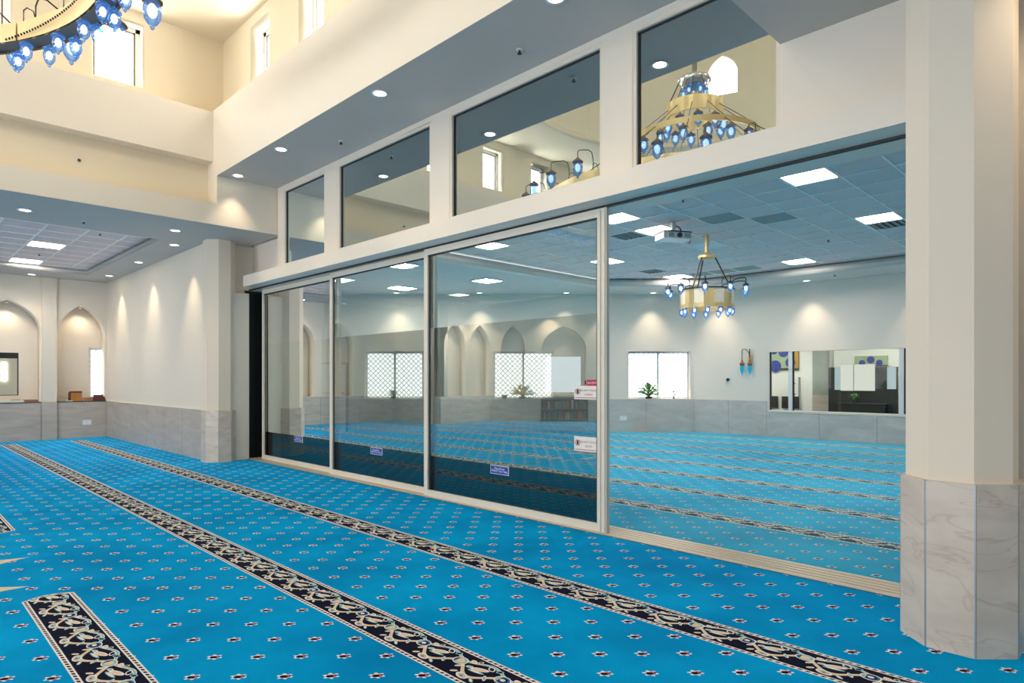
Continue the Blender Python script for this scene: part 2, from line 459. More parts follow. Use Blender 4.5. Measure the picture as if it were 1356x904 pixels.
def text_mesh(body, size, mat, align='CENTER'):
    cu = bpy.data.curves.new('txt', 'FONT'); cu.body = body; cu.size = size; cu.align_x = align; cu.align_y = 'CENTER'; cu.resolution_u = 2
    tmp = bpy.data.objects.new('tmp', cu); C.objects.link(tmp)
    me = bpy.data.meshes.new_from_object(tmp.evaluated_get(bpy.context.evaluated_depsgraph_get()))
    bpy.data.objects.remove(tmp); bpy.data.curves.remove(cu)
    me.materials.clear(); me.materials.append(M[mat]); return me
S2 = math.sqrt(0.5)
def spot(loc, power, cone=80, blend=0.8, col=(1.0, 0.80, 0.56), tilt=(0, 0)):
    l = bpy.data.lights.new('downlight_beam', 'SPOT'); l.energy = power; l.spot_size = math.radians(cone); l.spot_blend = blend
    l.color = col; l.shadow_soft_size = 0.03
    o = bpy.data.objects.new('downlight_beam', l); C.objects.link(o); o.location = loc; o.rotation_euler = (tilt[0], tilt[1], 0)
    return o

# ------------------------------------------------------------------ floors
struct('floor', MB().box(-10.4, 4.63, -3.9, 19.0, -0.1, 0.0), 'carpet_main', 'blue patterned carpet of the main prayer hall')
struct('floor.001', MB().box(4.63, 15.8, -2.4, 20.0, -0.1, 0.0), 'carpet_second', 'blue patterned carpet of the room behind the glass doors')

# ------------------------------------------------------------------ right-hand wall and pocket behind the left column
wr = struct('wall_right', MB().box(4.04, 4.93, 11.45, 18.05, 0, 3.74), 'wall_cream', 'cream wall with spotlit scallops left of the glass doors')
Y = 11.52; n = 0
while Y < 18.0:
    y1 = min(Y+1.08, 18.04)
    part('stone_slab', MB().box(4.022, 4.05, Y+0.004, y1-0.004, 0, 0.86), 'stone_grey', wr); Y = y1
part('dado_cap', MB().box(4.018, 4.05, 11.5, 18.045, 0.86, 0.872), 'trim_paint', wr)
part('pocket_shade_back', MB().box(4.64, 4.95, 11.30, 11.32, 0, 2.96), 'black', wr)  # black sheets stand in for the darkness inside the door pocket
part('pocket_shade_side', MB().box(4.945, 4.955, 10.9, 11.32, 0, 2.96), 'black', wr)
part('return_wall', MB().box(4.30, 4.95, 11.33, 11.46, 0, 3.74), 'wall_cream', wr)
jb = struct('trim_1', MB().box(4.37, 4.62, 11.13, 11.18, 0, 2.885).box(4.625, 4.64, 11.13, 11.3, 0, 2.885), 'frame_cream', 'tall pale jamb board left of the glass doors')
part('gap_shade', MB().box(4.32, 4.365, 11.15, 11.3, 0, 2.885), 'gasket', jb)  # solid dark strip painted in for the shade of the gap

# octagonal columns
def column(name, cx, cy, top, label):
    t = thing(name, label, 'column', (cx, cy, 0))
    def octa(ap): 
        R = ap/math.cos(PI/8); return [(R*math.cos(PI/8+k*PI/4), R*math.sin(PI/8+k*PI/4)) for k in range(8)]
    part('shaft', MB().prism(octa(0.236), 0, top), 'column_paint', t, (0, 0, 0))
    o, i_ = octa(0.262), octa(0.237)
    ha, hb = 0.012, 0.012
    for k in range(8):
        A, B = Vector(o[k]), Vector(o[(k+1) % 8]); a_, b_ = Vector(i_[k]), Vector(i_[(k+1) % 8]); d = (B-A).normalized()*0.006
        part('stone_slab', MB().prism([tuple(A+d), tuple(B-d), tuple(b_), tuple(a_)], 0, 0.87), 'stone_beige', t, (0, 0, 0))
        part('corner_strip', MB().prism([tuple(A+d*1.0-A.normalized()*0.002), tuple(A-A.normalized()*0.001), tuple(A+(A-Vector(o[k-1])).normalized()*-0.006-A.normalized()*0.002), tuple(a_)], 0, 0.868), 'joint_metal', t, (0, 0, 0), label='grey metal corner strip between stone slabs')
    return t
column('column', 4.155, 0.727, 3.82, 'large octagonal column clad in beige stone slabs at the right edge of the photo')
column('column', 4.19, 11.28, 3.74, 'far octagonal column with grey stone base beside the black door pocket')

# ------------------------------------------------------------------ header, window wall, soffits above the doors
hd = struct('wall_front', MB().box(4.45, 5.0, -2, 10.92, 2.965, 3.15), 'trim_paint', 'cream header over the sliding glass doors')
part('door_track', MB().box(4.662, 4.70, 0.98, 11.2, 2.948, 2.968), 'gasket', hd, label='black sliding track under the header')
part('track_lip', MB().box(4.705, 4.93, 0.98, 11.2, 2.952, 2.968), 'trim_paint', hd)
part('bulkhead_above_track', MB().box(4.80, 5.02, -2, 20, 3.15, 4.3), 'wall_white', hd)
wins = [(8.51, 9.84), (6.01, 8.145), (3.50, 5.665), (1.90, 3.178)]
ZB, ZT = 3.215, 4.435
holes = [rect(a, b_, ZB, ZT) for a, b_ in wins]
link('window_wall', holed('window_wall', rect(-2.0, 10.04, 3.14, 4.5), holes, 0.14, 'trim_paint', ((4.65, 0, 0), (0, 1, 0), (0, 0, 1), (1, 0, 0))), hd, (0, 0, 0))
for i, (a, b_) in enumerate(wins):
    f = MB()
    for (y0, y1, z0, z1) in ((a, a+0.035, ZB, ZT), (b_-0.035, b_, ZB, ZT), (a+0.035, b_-0.035, ZB, ZB+0.03), (a+0.035, b_-0.035, ZT-0.035, ZT)):
        f.box(4.662, 4.74, y0, y1, z0, z1)
    wn = struct('window_%d' % (i+1), f, 'frame_cream', ['small upper internal window nearest the far left corner', 'second upper internal window from the left', 'third upper internal window, reflecting part of a chandelier', 'rightmost upper internal window, reflecting the whole chandelier'][i])
    part('gasket', MB().box(4.688, 4.70, b_-0.050, b_-0.035, ZB+0.03, ZT-0.035).box(4.688, 4.70, a+0.035, b_-0.050, ZT-0.048, ZT-0.035), 'gasket', wn)
    pane('glass_pane', [(4.70, a+0.03, ZB+0.02), (4.70, b_-0.03, ZB+0.02), (4.70, b_-0.03, ZT-0.03), (4.70, a+0.03, ZT-0.03)], 'glass_upper', wn)
    part('backing', MB().box(4.77, 4.785, a, b_, ZB, ZT), 'dark_back', wn)
# high soffit and fascia over the doors, low soffit by the near column
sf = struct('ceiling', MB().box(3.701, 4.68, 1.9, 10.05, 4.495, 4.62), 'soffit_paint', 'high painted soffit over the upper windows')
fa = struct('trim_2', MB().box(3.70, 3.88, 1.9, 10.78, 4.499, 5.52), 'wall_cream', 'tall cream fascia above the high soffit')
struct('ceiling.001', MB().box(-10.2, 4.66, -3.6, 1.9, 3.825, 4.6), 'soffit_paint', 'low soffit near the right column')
struct('trim_3', MB().box(-6.5, 3.7, 1.55, 1.9, 4.6, 5.52), 'wall_cream', 'south fascia of the raised hall')
# far-left cross beams
struct('trim_4', MB().box(-6.5, 3.70, 10.05, 10.7, 3.742, 4.06).box(3.70, 4.70, 10.05, 11.3, 3.742, 4.5), 'wall_cream', 'lower cream beam and spotlit wall end left of the doors')
struct('trim_5', MB().box(-6.5, 3.74, 10.44, 10.7, 4.05, 4.74), 'wall_warm', 'recessed cream strip between the two beams')
struct('trim_6', MB().box(-6.5, 3.699, 10.2, 10.75, 4.74, 5.5), 'wall_cream', 'upper cream beam below the clerestory windows')
struct('trim_7', MB().box(-6.9, -6.5, 1.9, 10.7, 3.742, 5.52), 'wall_cream', 'west fascia of the raised hall')

# clerestory walls with windows
def clerestory(name, frame, u0, u1, spans, z0=5.4, z1=6.9, label=None, wz=(5.72, 6.66)):
    me = holed(name, rect(u0, u1, z0, z1), [rect(a, b_, *wz) for a, b_ in spans], 0.32, 'wall_warm', frame)
    o = link(name, me); o['kind'] = 'structure'
    if label: o['label'] = label
    return o
wcount = [4]
def clere_window(P, U, N, a, b_, label, wz=(5.72, 6.66)):
    """frame and bright pane set near the outer face"""
    P, U, N = Vector(P), Vector(U), Vector(N); z = Vector((0, 0, 1))
    wcount[0] += 1
    o = bpy.data.objects.new('window_%d' % wcount[0], None); C.objects.link(o); o['kind'] = 'structure'; o['label'] = label
    o.location = P + U*((a+b_)/2) + z*wz[0]; loc = o.location.copy()
    f = MB()
    for (u0, u1, z0, z1) in ((a, a+0.06, wz[0], wz[1]), (b_-0.06, b_, wz[0], wz[1]), (a, b_, wz[1]-0.06, wz[1]), (a, b_, wz[0], wz[0]+0.05)):
        p = P+U*((u0+u1)/2)+N*0.24; 
        f.bar(p+z*z0, p+z*z1, abs(u1-u0), up=N, ht=0.05)
    part('frame', f, 'metal_white', o)
    g_ = MB()
    for (u0, u1, z0, z1) in ((a+0.06, a+0.085, wz[0]+0.05, wz[1]-0.06), (b_-0.085, b_-0.06, wz[0]+0.05, wz[1]-0.06), (a+0.06, b_-0.06, wz[1]-0.085, wz[1]-0.06)):
        p = P+U*((u0+u1)/2)+N*0.245; g_.bar(p+z*z0, p+z*z1, abs(u1-u0), up=N, ht=0.04)
    part('gasket', g_, 'under_grey', o)
    q = P+N*0.26
    pane('glass_pane', [q+U*(a+0.05)+z*(wz[0]+.04), q+U*(b_-0.05)+z*(wz[0]+.04), q+U*(b_-0.05)+z*(wz[1]-.05), q+U*(a+0.05)+z*(wz[1]-.05)], 'day_pane', o)
eastsp = [(2.73-0.0, 3.40), (4.29, 4.96), (5.85, 6.52), (7.35, 8.02), (8.90, 9.55)]
clerestory('wall_east', ((4.0, 0, 0), (0, 1, 0), (0, 0, 1), (1, 0, 0)), 1.5, 10.6, eastsp, label='warm cream clerestory wall above the fascia')
for i, (a, b_) in enumerate(eastsp): clere_window((4.0, 0, 0), (0, 1, 0), (1, 0, 0), a, b_, 'clerestory window %s above the long fascia' % ['nearest the camera', 'second from the camera', 'in the middle', 'with dark frame, second from the far corner', 'narrow, nearest the far corner'][i])
northsp = [(-6.0, -5.34), (-4.1, -3.44), (-2.52, -1.86), (-0.94, -0.28), (0.62, 1.285), (2.19, 2.855)]
clerestory('wall_north', ((0, 10.6, 0), (1, 0, 0), (0, 0, 1), (0, 1, 0)), -7.1, 4.3, northsp, label='warm cream clerestory wall above the far-left beam')
for i, (a, b_) in enumerate(northsp): clere_window((0, 10.6, 0), (1, 0, 0), (0, 1, 0), a, b_, 'clerestory window in the far-left wall, number from the right corner: %s' % ['six', 'five', 'four', 'three', 'two, at the left edge of the photo', 'one, below the blue chandelier lamps'][i])
westsp = [(2.9, 3.56), (4.5, 5.16), (6.1, 6.76), (7.7, 8.36), (9.2, 9.86)]
clerestory('wall_west', ((-6.8, 0, 0), (0, 1, 0), (0, 0, 1), (-1, 0, 0)), 1.5, 10.6, westsp)
for i, (a, b_) in enumerate(westsp): clere_window((-6.8, 0, 0), (0, 1, 0), (-1, 0, 0), a, b_, 'clerestory window of the west wall, seen only in reflection')
struct('wall_south', MB().box(-7.1, 4.3, 1.2, 1.52, 4.6, 6.9), 'wall_warm')
# high ceiling with the round drum opening
CX, CY = -1.4, 6.0
circ = lambda r, n=48: [(CX+r*math.cos(2*PI*k/n), CY+r*math.sin(2*PI*k/n)) for k in range(n)]
hc = link('ceiling.002', holed('ceiling.002', [(-7.1, 1.2), (4.3, 1.2), (4.3, 10.9), (-7.1, 10.9)], [circ(3.2)], 0.15, 'wall_warm', ((0, 0, 6.82), (1, 0, 0), (0, 1, 0), (0, 0, 1)))); hc['kind'] = 'structure'; hc['label'] = 'warm high ceiling of the raised hall'
dr = MB(); n = 16; R0, R1 = 3.3, 3.55
drum = bpy.data.objects.new('wall_dome', None); C.objects.link(drum); drum['kind'] = 'structure'; drum.location = (CX, CY, 6.82)
for k in range(n):
    a0 = 2*PI*(k-0.5)/n + 0.47; a1 = a0 + 2*PI/n
    p, q = Vector((R0*math.cos(a0), R0*math.sin(a0), 0)), Vector((R0*math.cos(a1), R0*math.sin(a1), 0))
    U = (q-p).normalized(); L = (q-p).length; N = Vector((U.y, -U.x, 0)); 
    if N.dot(p) < 0: N = -N
    hl = [arch(L/2, 0.66, 1.15, 1.65, 2.05, 6)] if k % 2 == 0 else []
    link('drum_panel', holed('drum_panel', rect(-0.03, L+0.03, 0.02, 2.6), hl, 0.22, 'wall_warm', (p, U, (0, 0, 1), N)), drum, (0, 0, 0))
    if hl: pane('drum_window', [p+U*(L/2-.36)+N*.2+Vector((0,0,1.1)), p+U*(L/2+.36)+N*.2+Vector((0,0,1.1)), p+U*(L/2+.36)+N*.2+Vector((0,0,2.1)), p+U*(L/2-.36)+N*.2+Vector((0,0,2.1))], 'day_pane', drum, (0, 0, 0))
part('dome_cap', MB().lathe([(3.6, 2.6), (3.3, 3.3), (2.4, 4.2), (1.2, 4.7), (0.05, 4.8)], 32, cap=False), 'wall_warm', drum, (0, 0, 0), smooth=True)

# ------------------------------------------------------------------ low zone at the far left: ceiling with coffer, arch wall
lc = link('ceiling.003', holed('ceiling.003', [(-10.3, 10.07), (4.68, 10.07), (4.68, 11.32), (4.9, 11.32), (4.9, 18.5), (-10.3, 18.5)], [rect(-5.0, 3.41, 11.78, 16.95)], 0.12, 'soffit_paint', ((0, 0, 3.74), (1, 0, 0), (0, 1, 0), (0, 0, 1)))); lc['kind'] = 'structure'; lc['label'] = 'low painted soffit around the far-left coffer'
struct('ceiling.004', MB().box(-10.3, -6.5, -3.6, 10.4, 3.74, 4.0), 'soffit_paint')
TILE = 0.56
def tile_mesh(mat): 
    mb = MB().box(-0.272, 0.272, -0.272, 0.272, 0, 0.02); return mb.mesh('ceiling_tile', mat)
TM = {k: tile_mesh(k) for k in ('ceiling_tile', 'tile_grey', 'tile_light')}
cof = struct('ceiling.005', MB().box(-5.0, 3.45, 11.75, 17.0, 3.885, 3.90), 'grid_white', 'suspended tile ceiling in the far-left coffer')
def troffer(loc, label, sx=0.54, sy=0.54, group=None):
    t = thing('ceiling_light', label, 'ceiling light', loc, 0, group)
    f = MB(); a, b_ = sx/2, sy/2
    for q in ((-a, a, -b_, -b_+.02), (-a, a, b_-.02, b_), (-a, -a+.02, -b_+.02, b_-.02), (a-.02, a, -b_+.02, b_-.02)): f.box(*q, 0.0, 0.03)
    part('frame', f, 'metal_white', t, (0, 0, 0))
    part('diffuser', MB().box(-a+.02, a-.02, -b_+.02, b_-.02, 0.016, 0.027), 'troffer_glow', t, (0, 0, 0))
    return t
gx = [3.09+TILE*.5-TILE*i for i in range(14)]; gy = [11.83+TILE*(j+0.5) for j in range(9)]
lights_l = {(2, 4), (2, 8), (7, 4), (11, 4)}
for i, x in enumerate(gx):
    for j, y in enumerate(gy):
        if (i, j) in lights_l:
            troffer((x, y, 3.851), {(2, 4): 'square ceiling light nearer the beam in the far-left coffer', (2, 8): 'square ceiling light nearer the arched wall in the far-left coffer'}.get((i, j), 'square ceiling light in the unseen west half of the far-left coffer'), group=None if i == 2 else 'coffer lights to the west')
        else: link('ceiling_tile', TM['ceiling_tile'], cof, (x, y, 3.862))
gb = MB()
for i in range(15): gb.box(3.37+.28-TILE*i-0.012, 3.37+.28-TILE*i+0.012, 11.8, 16.94, 3.851, 3.87)
for j in range(10): gb.box(-4.7, 3.40, 11.83+TILE*j-0.012, 11.83+TILE*j+0.012, 3.8515, 3.87)
part('grid_bar', gb, 'grid_white', cof)

# arch wall at Y = 18.05
WT = 3.76
wa = link('wall_left', holed('wall_left', rect(-3.0, 4.06, 0, WT), [arch(3.525, 0.99, 0.86, 2.42, 3.16), arch(2.13, 1.20, 0.86, 2.52, 3.18), arch(0.65, 1.10, 0.86, 2.5, 3.18), arch(-0.85, 1.10, 0.86, 2.5, 3.18)], 0.40, 'wall_cream', ((0, 18.05, 0), (1, 0, 0), (0, 0, 1), (0, 1, 0)))); wa['kind'] = 'structure'; wa['label'] = 'far-left wall with pointed arch niches'
link('niche_back', holed('niche_back', rect(-3.2, 5.0, 0, WT), [rect(3.74, 4.5, 0.90, 2.17), rect(1.45, 2.37, 1.02, 2.0)], 0.12, 'wall_cream', ((0, 18.45, 0), (1, 0, 0), (0, 0, 1), (0, 1, 0))), wa, (0, 0, 0))
for a, b_ in ((-2.98, -1.6), (-1.59, -0.1), (-0.09, 1.4), (1.41, 2.72), (2.735, 3.02), (3.035, 4.02)):
    part('stone_slab', MB().box(a, b_, 17.96 if a == 2.735 else 18.028, 18.06, 0, 0.872 if a == 2.735 else 0.85), 'stone_grey', wa)
for c_, wd in ((3.525, 1.02), (2.07, 1.32)):
    part('ledge_board', MB().box(c_-wd/2, min(c_+wd/2, 4.035), 18.02, 18.45, 0.851, 0.87), 'ledge_dark', wa)
part('pilaster_face', MB().box(2.74, 3.02, 17.97, 18.06, 0.872, 3.735), 'wall_cream', wa)
# lattice window in the right niche
f = MB()
for q in ((3.74, 3.80, 0.9, 2.17), (4.44, 4.5, 0.9, 2.17), (3.8, 4.44, 2.11, 2.17), (3.8, 4.44, 0.9, 0.95)): f.box(q[0], q[1], 18.50, 18.56, q[2], q[3])
wn = struct('window_50', f, 'metal_white', 'bright lattice window inside the right arch niche')
pane('lattice_film', [(3.78, 18.55, 0.92), (4.46, 18.55, 0.92), (4.46, 18.55, 2.14), (3.78, 18.55, 2.14)], 'lattice_pane', wn)
# internal window in the left niche with a dim room behind
f = MB()
for q in ((1.45, 1.47, 1.02, 2.0), (2.355, 2.37, 1.02, 2.0), (1.47, 2.355, 1.87, 2.0), (1.47, 2.355, 1.02, 1.035)): f.box(q[0], q[1], 18.46, 18.54, q[2], q[3])
wn = struct('window_51', f, 'gasket', 'dark framed internal window in the left arch niche')
pane('glass_pane', [(1.47, 18.5, 1.035), (2.355, 18.5, 1.035), (2.355, 18.5, 1.88), (1.47, 18.5, 1.88)], 'glass_internal', wn)
bk = struct('wall_back_office', MB().box(0, 4, 20.4, 20.5, 0, 3).box(0, 4, 18.6, 20.4, 2.6, 2.7).box(0, 4, 18.6, 20.4, -0.1, 0), 'wall_cream')
pane('slit_window', [(2.295, 20.38, 1.35), (2.365, 20.38, 1.35), (2.365, 20.38, 1.82), (2.295, 20.38, 1.82)], 'day_pane', bk, (0, 0, 0))
part('office_light', MB().box(0.4, 0.8, 19.2, 19.5, 2.57, 2.6), 'downlight_glow', bk)

# west and north-west walls (seen in the door films)
def run(p, q, arches, name, hole_windows=(), slabs=True, top=WT):
    p, q = Vector((*p, 0)), Vector((*q, 0)); U = (q-p).normalized(); L = (q-p).length; N = Vector((-U.y, U.x, 0))
    hl = [arch(c_, wd, 0.86, 2.42, 3.16) for c_, wd in arches]
    o = link(name, holed(name, rect(0, L, 0, top), hl, 0.30, 'wall_cream', (p, U, (0, 0, 1), N))); o['kind'] = 'structure'
    if hl:
        link('niche_back', holed('niche_back', rect(-0.2, L+0.2, 0, top), [rect(a, b_, c_, d) for a, b_, c_, d in hole_windows], 0.1, 'wall_cream', (p+N*0.30, U, (0, 0, 1), N)), o, (0, 0, 0))
    k = max(1, int(round(L/1.2)))
    for i in range(k):
        a, b_ = L*i/k+0.004, L*(i+1)/k-0.004; mb = MB()
        pts = [p+U*a-N*0.022, p+U*b_-N*0.022, p+U*b_+N*0.01, p+U*a+N*0.01]
        mb.prism([(v_.x, v_.y) for v_ in pts], 0, 0.85); part('stone_slab', mb, 'stone_grey', o)
    return o, p, U, N
run((-3.0, 15.5), (-3.0, 18.05), [], 'wall_niche')
run((-5.2, 15.5), (-3.0, 15.5), [(0.55, 0.9), (1.6, 0.9)], 'wall_northwest_short')
o, p, U, N = run((-10.0, 10.7), (-5.2, 15.5), [(6.1, 0.8), (4.4, 1.5), (2.4, 1.2)], 'wall_northwest', [(3.8, 5.0, 0.95, 2.15), (1.9, 2.9, .95, 2.15)])
for a, b_, m_ in ((3.8, 5.0, 'day_soft'), (1.9, 2.9, 'day_soft')):
    q = p+N*0.42; z = Vector((0, 0, 1)); pane('window_pane', [q+U*a+z*.9, q+U*b_+z*.9, q+U*b_+z*2.2, q+U*a+z*2.2], m_, o, (0, 0, 0))
ww = link('wall_west_low', holed('wall_west_low', rect(-3.7, 10.8, 0, WT), [rect(a, a+1.7, 0.9, 2.6) for a in (0.2, 3.0, 5.8, 8.4)], 0.3, 'wall_cream', ((-10.0, 0, 0), (0, 1, 0), (0, 0, 1), (-1, 0, 0)))); ww['kind'] = 'structure'
for a in (0.2, 3.0, 5.8, 8.4):
    pane('window_pane', [(-10.25, a-.02, .88), (-10.25, a+1.72, .88), (-10.25, a+1.72, 2.62), (-10.25, a-.02, 2.62)], 'day_pane', ww)
struct('wall_south_low', MB().box(-10.3, 5.0, -3.9, -3.6, 0, 3.9), 'wall_cream')
struct('wall_south_return', MB().box(4.44, 5.0, -3.6, 0.66, 0, 3.83), 'wall_cream')

# ------------------------------------------------------------------ second room beyond the doors
Z2 = 3.64
D0, D1 = Vector((15.42, 8.58, 0)), Vector((4.6, 19.4, 0))       # diagonal wall, from corner to the far left
U = (D1-D0).normalized(); L = (D1-D0).length; N = Vector((S2, S2, 0))
dwin = [((15.42-14.21)/S2, (15.42-14.21)/S2)]  # placeholder, replaced below
def du(px): # distance from the corner along the diagonal wall for a point at camera-space x
    xc = (px-678.0)/846.0*(24.0*S2); return (15.42-8.58)*S2 - xc
W3 = [(du(915), du(832)), (du(733), du(653)), (du(560), du(482))]
me = holed('wall_diagonal', rect(0, L, 0, 4.05), [rect(a, b_, 0.87, 2.13) for a, b_ in W3], 0.30, 'wall_white', (D0, U, (0, 0, 1), N))
wd_ = link('wall_diagonal', me); wd_['kind'] = 'structure'; wd_['label'] = 'pale diagonal wall of the room beyond the doors'
k = 12
for i in range(k):
    a, b_ = L*i/k+0.004, L*(i+1)/k-0.004
    pts = [D0+U*a-N*0.022, D0+U*b_-N*0.022, D0+U*b_+N*0.0, D0+U*a+N*0.0]
    part('stone_slab', MB().prism([(v_.x, v_.y) for v_ in pts], 0, 0.86), 'stone_bluegrey', wd_)
z = Vector((0, 0, 1))
for i, (a, b_) in enumerate(W3):
    o = bpy.data.objects.new('window_%d' % (60+i), None); C.objects.link(o); o['kind'] = 'structure'
    o['label'] = ['bright lattice window seen through the open doorway', 'bright lattice window seen through the third door leaf', 'bright lattice window seen through the second door leaf'][i]
    o.location = D0 + U*(a+b_)/2 + z*0.87
    f = MB(); q = D0+N*0.24
    for (u0, u1, z0, z1) in ((a, a+.05, .87, 2.13), (b_-.05, b_, .87, 2.13), (a, b_, 2.08, 2.13), (a, b_, .87, .91), ((a+b_)/2-.028, (a+b_)/2+.028, .9, 2.1)):
        c_ = q+U*((u0+u1)/2); f.bar(c_+z*z0, c_+z*z1, u1-u0, up=N, ht=0.06)
    part('frame', f, 'tile_light', o)
    for a2, b2 in ((a+.05, (a+b_)/2-.028), ((a+b_)/2+.028, b_-.05)):
        q = D0+N*0.25; pane('lattice_film', [q+U*b2+z*.9, q+U*a2+z*.9, q+U*a2+z*2.1, q+U*b2+z*2.1], 'lattice_pane', o)
    part('sill', MB().prism([(v_.x, v_.y) for v_ in (D0+U*a-N*.005, D0+U*b_-N*.005, D0+U*b_+N*.22, D0+U*a+N*.22)], 0.862, 0.874), 'trim_paint', o)
# right wall of the second room with the wide internal window
LY0, LY1, LZ0, LZ1 = 3.1, 6.6, 0.60, 2.10
me = holed('wall_far', rect(-2.2, 8.6, 0, 4.05), [rect(LY0, LY1, LZ0, LZ1)], 0.22, 'wall_white', ((15.42, 0, 0), (0, 1, 0), (0, 0, 1), (1, 0, 0)))
wf = link('wall_far', me); wf['kind'] = 'structure'; wf['label'] = 'pale far wall of the second room with wall light and wide window'
for i, (a, b_) in enumerate(((6.62, 7.6), (7.61, 8.56))):
    part('stone_slab', MB().box(15.398, 15.42, a, b_, 0, 0.86), 'stone_bluegrey', wf)
for i in range(7):
    a = 6.6-1.2*(i+1); part('stone_slab', MB().box(15.398, 15.42, a+.004, a+1.196, 0, 0.585), 'stone_bluegrey', wf)
struct('wall_second_south', MB().box(5.0, 15.7, -2.4, -2.2, 0, 4.05), 'wall_white')
struct('wall_second_north', MB().box(4.93, 5.6, 18.05, 19.2, 0, 4.05).box(4.92, 4.98, 11.46, 18.06, 0, 4.05), 'wall_white')
# soffit ring and raised tile field
x0, x1, y1 = 7.03, 14.2, 9.45
ring_out = [(4.9, -2.4), (15.7, -2.4), (15.7, 8.45), (4.9, 19.25)]
dc = 24.0 - 1.52/S2
hole = [(x0, -1.9), (x1, -1.9), (x1, min(dc-x1, y1)), (dc-y1, y1), (x0, y1)]
so = link('ceiling.006', holed('ceiling.006', ring_out, [hole], 0.16, 'soffit_second', ((0, 0, Z2), (1, 0, 0), (0, 1, 0), (0, 0, 1)))); so['kind'] = 'structure'; so['label'] = 'lowered soffit around the tile ceiling of the second room'
cz = 3.82
tc2 = struct('ceiling.007', MB().box(6.9, 14.5, -2.2, 9.6, cz+0.028, cz+0.045), 'grid_white', 'suspended tile ceiling of the second room')
X0, Y0 = 7.92-.28-TILE*1, 2.90-.28-TILE*8
special = {}
def cell(x, y): return (int(math.floor((x-X0)/TILE)), int(math.floor((y-Y0)/TILE)))
trofs = [(7.92, 2.90, 'square ceiling light at upper centre of the open doorway'), (10.72, 2.75, 'square ceiling light beside the right column, next to a vent'), (8.04, 5.65, 'square ceiling light touching the right door post'), (8.96, 5.6, 'square ceiling light behind the projector'), (13.52, 5.3, 'square ceiling light low on the far side, right of the chandelier'), (13.3, 7.95, 'square ceiling light low on the far side, left of the chandelier'), (10.72, 8.2, 'square ceiling light crossed by the right door post, farther back'), (7.95, 8.4, 'square ceiling light seen through the third door leaf')]
for x, y, lb in trofs: special[cell(x, y)] = ('T', lb)
for x, y, kind in ((8.98, 4.47, 'tile_grey'), (9.5, 3.9, 'tile_grey'), (10.63, 5.45, 'tile_light'), (8.9, 6.4, 'V'), (12.25, 8.03, 'V'), (11.3, 2.75, 'V'), (13.4, 6.1, 'tile_grey'), (13.4, 6.6, 'tile_grey'), (13.4, 7.2, 'tile_grey'), (9.6, 1.8, 'T2')): special[cell(x, y)] = (kind, '')
nv = 0
vlab = ['square ceiling vent beside the right door post', 'slotted ceiling vent beside the light near the right column', 'square ceiling vent left of the hanging chandelier rods, far back']
for i in range(0, 14):
    for j in range(0, 22):
        cx_, cy_ = X0+TILE*(i+.5), Y0+TILE*(j+.5)
        if cx_ < 7.1 or cx_ > 14.2 or cy_ < -1.9 or cy_ > 9.5 or cx_+cy_ > dc+0.35: continue
        kd, lb = special.get((i, j), ('ceiling_tile', ''))
        if kd == 'T': troffer((cx_, cy_, cz-0.004), lb)
        elif kd == 'T2': troffer((cx_, cy_, cz-0.004), 'square ceiling light hidden above the right column')
        elif kd == 'V':
            t = thing('ceiling_vent', vlab[nv], 'vent', (cx_, cy_, cz-0.006)); nv += 1
            f = MB(); 
            for q in ((-.27, .27, -.27, -.24), (-.27, .27, .24, .27), (-.27, -.24, -.24, .24), (.24, .27, -.24, .24)): f.box(*q, 0, 0.02)
            part('frame', f, 'metal_white', t, (0, 0, 0))
            part('backing', MB().box(-.24, .24, -.24, .24, .015, .025), 'gasket', t, (0, 0, 0))
            for s_ in range(5): part('slat', MB().box(-.24, .24, -.21+s_*.095, -.17+s_*.095, 0.0, 0.012), 'tile_grey', t, (0, 0, 0))
        else: link('ceiling_tile', TM[kd], tc2, (cx_, cy_, cz+0.004))
gb = MB()
for i in range(15): gb.box(X0+TILE*i-.011, X0+TILE*i+.011, -1.9, 9.45, cz-.006, cz+.012)
for j in range(23): gb.box(7.1, 14.15, Y0+TILE*j-.011, Y0+TILE*j+.011, cz-.0055, cz+.012)
part('grid_bar', gb, 'grid_white', tc2)

for x, y, lb in ((9.85, 10.65, 'square light in the flat soffit seen through the third door leaf'), (9.2, 13.0, 'square light in the flat soffit seen through the second door leaf, farther one'), (7.3, 10.4, 'square light in the flat soffit at the top of the second door leaf'), (7.4, 12.9, 'square light in the flat soffit at the left of the second door leaf')): troffer((x, y, 3.615), lb)

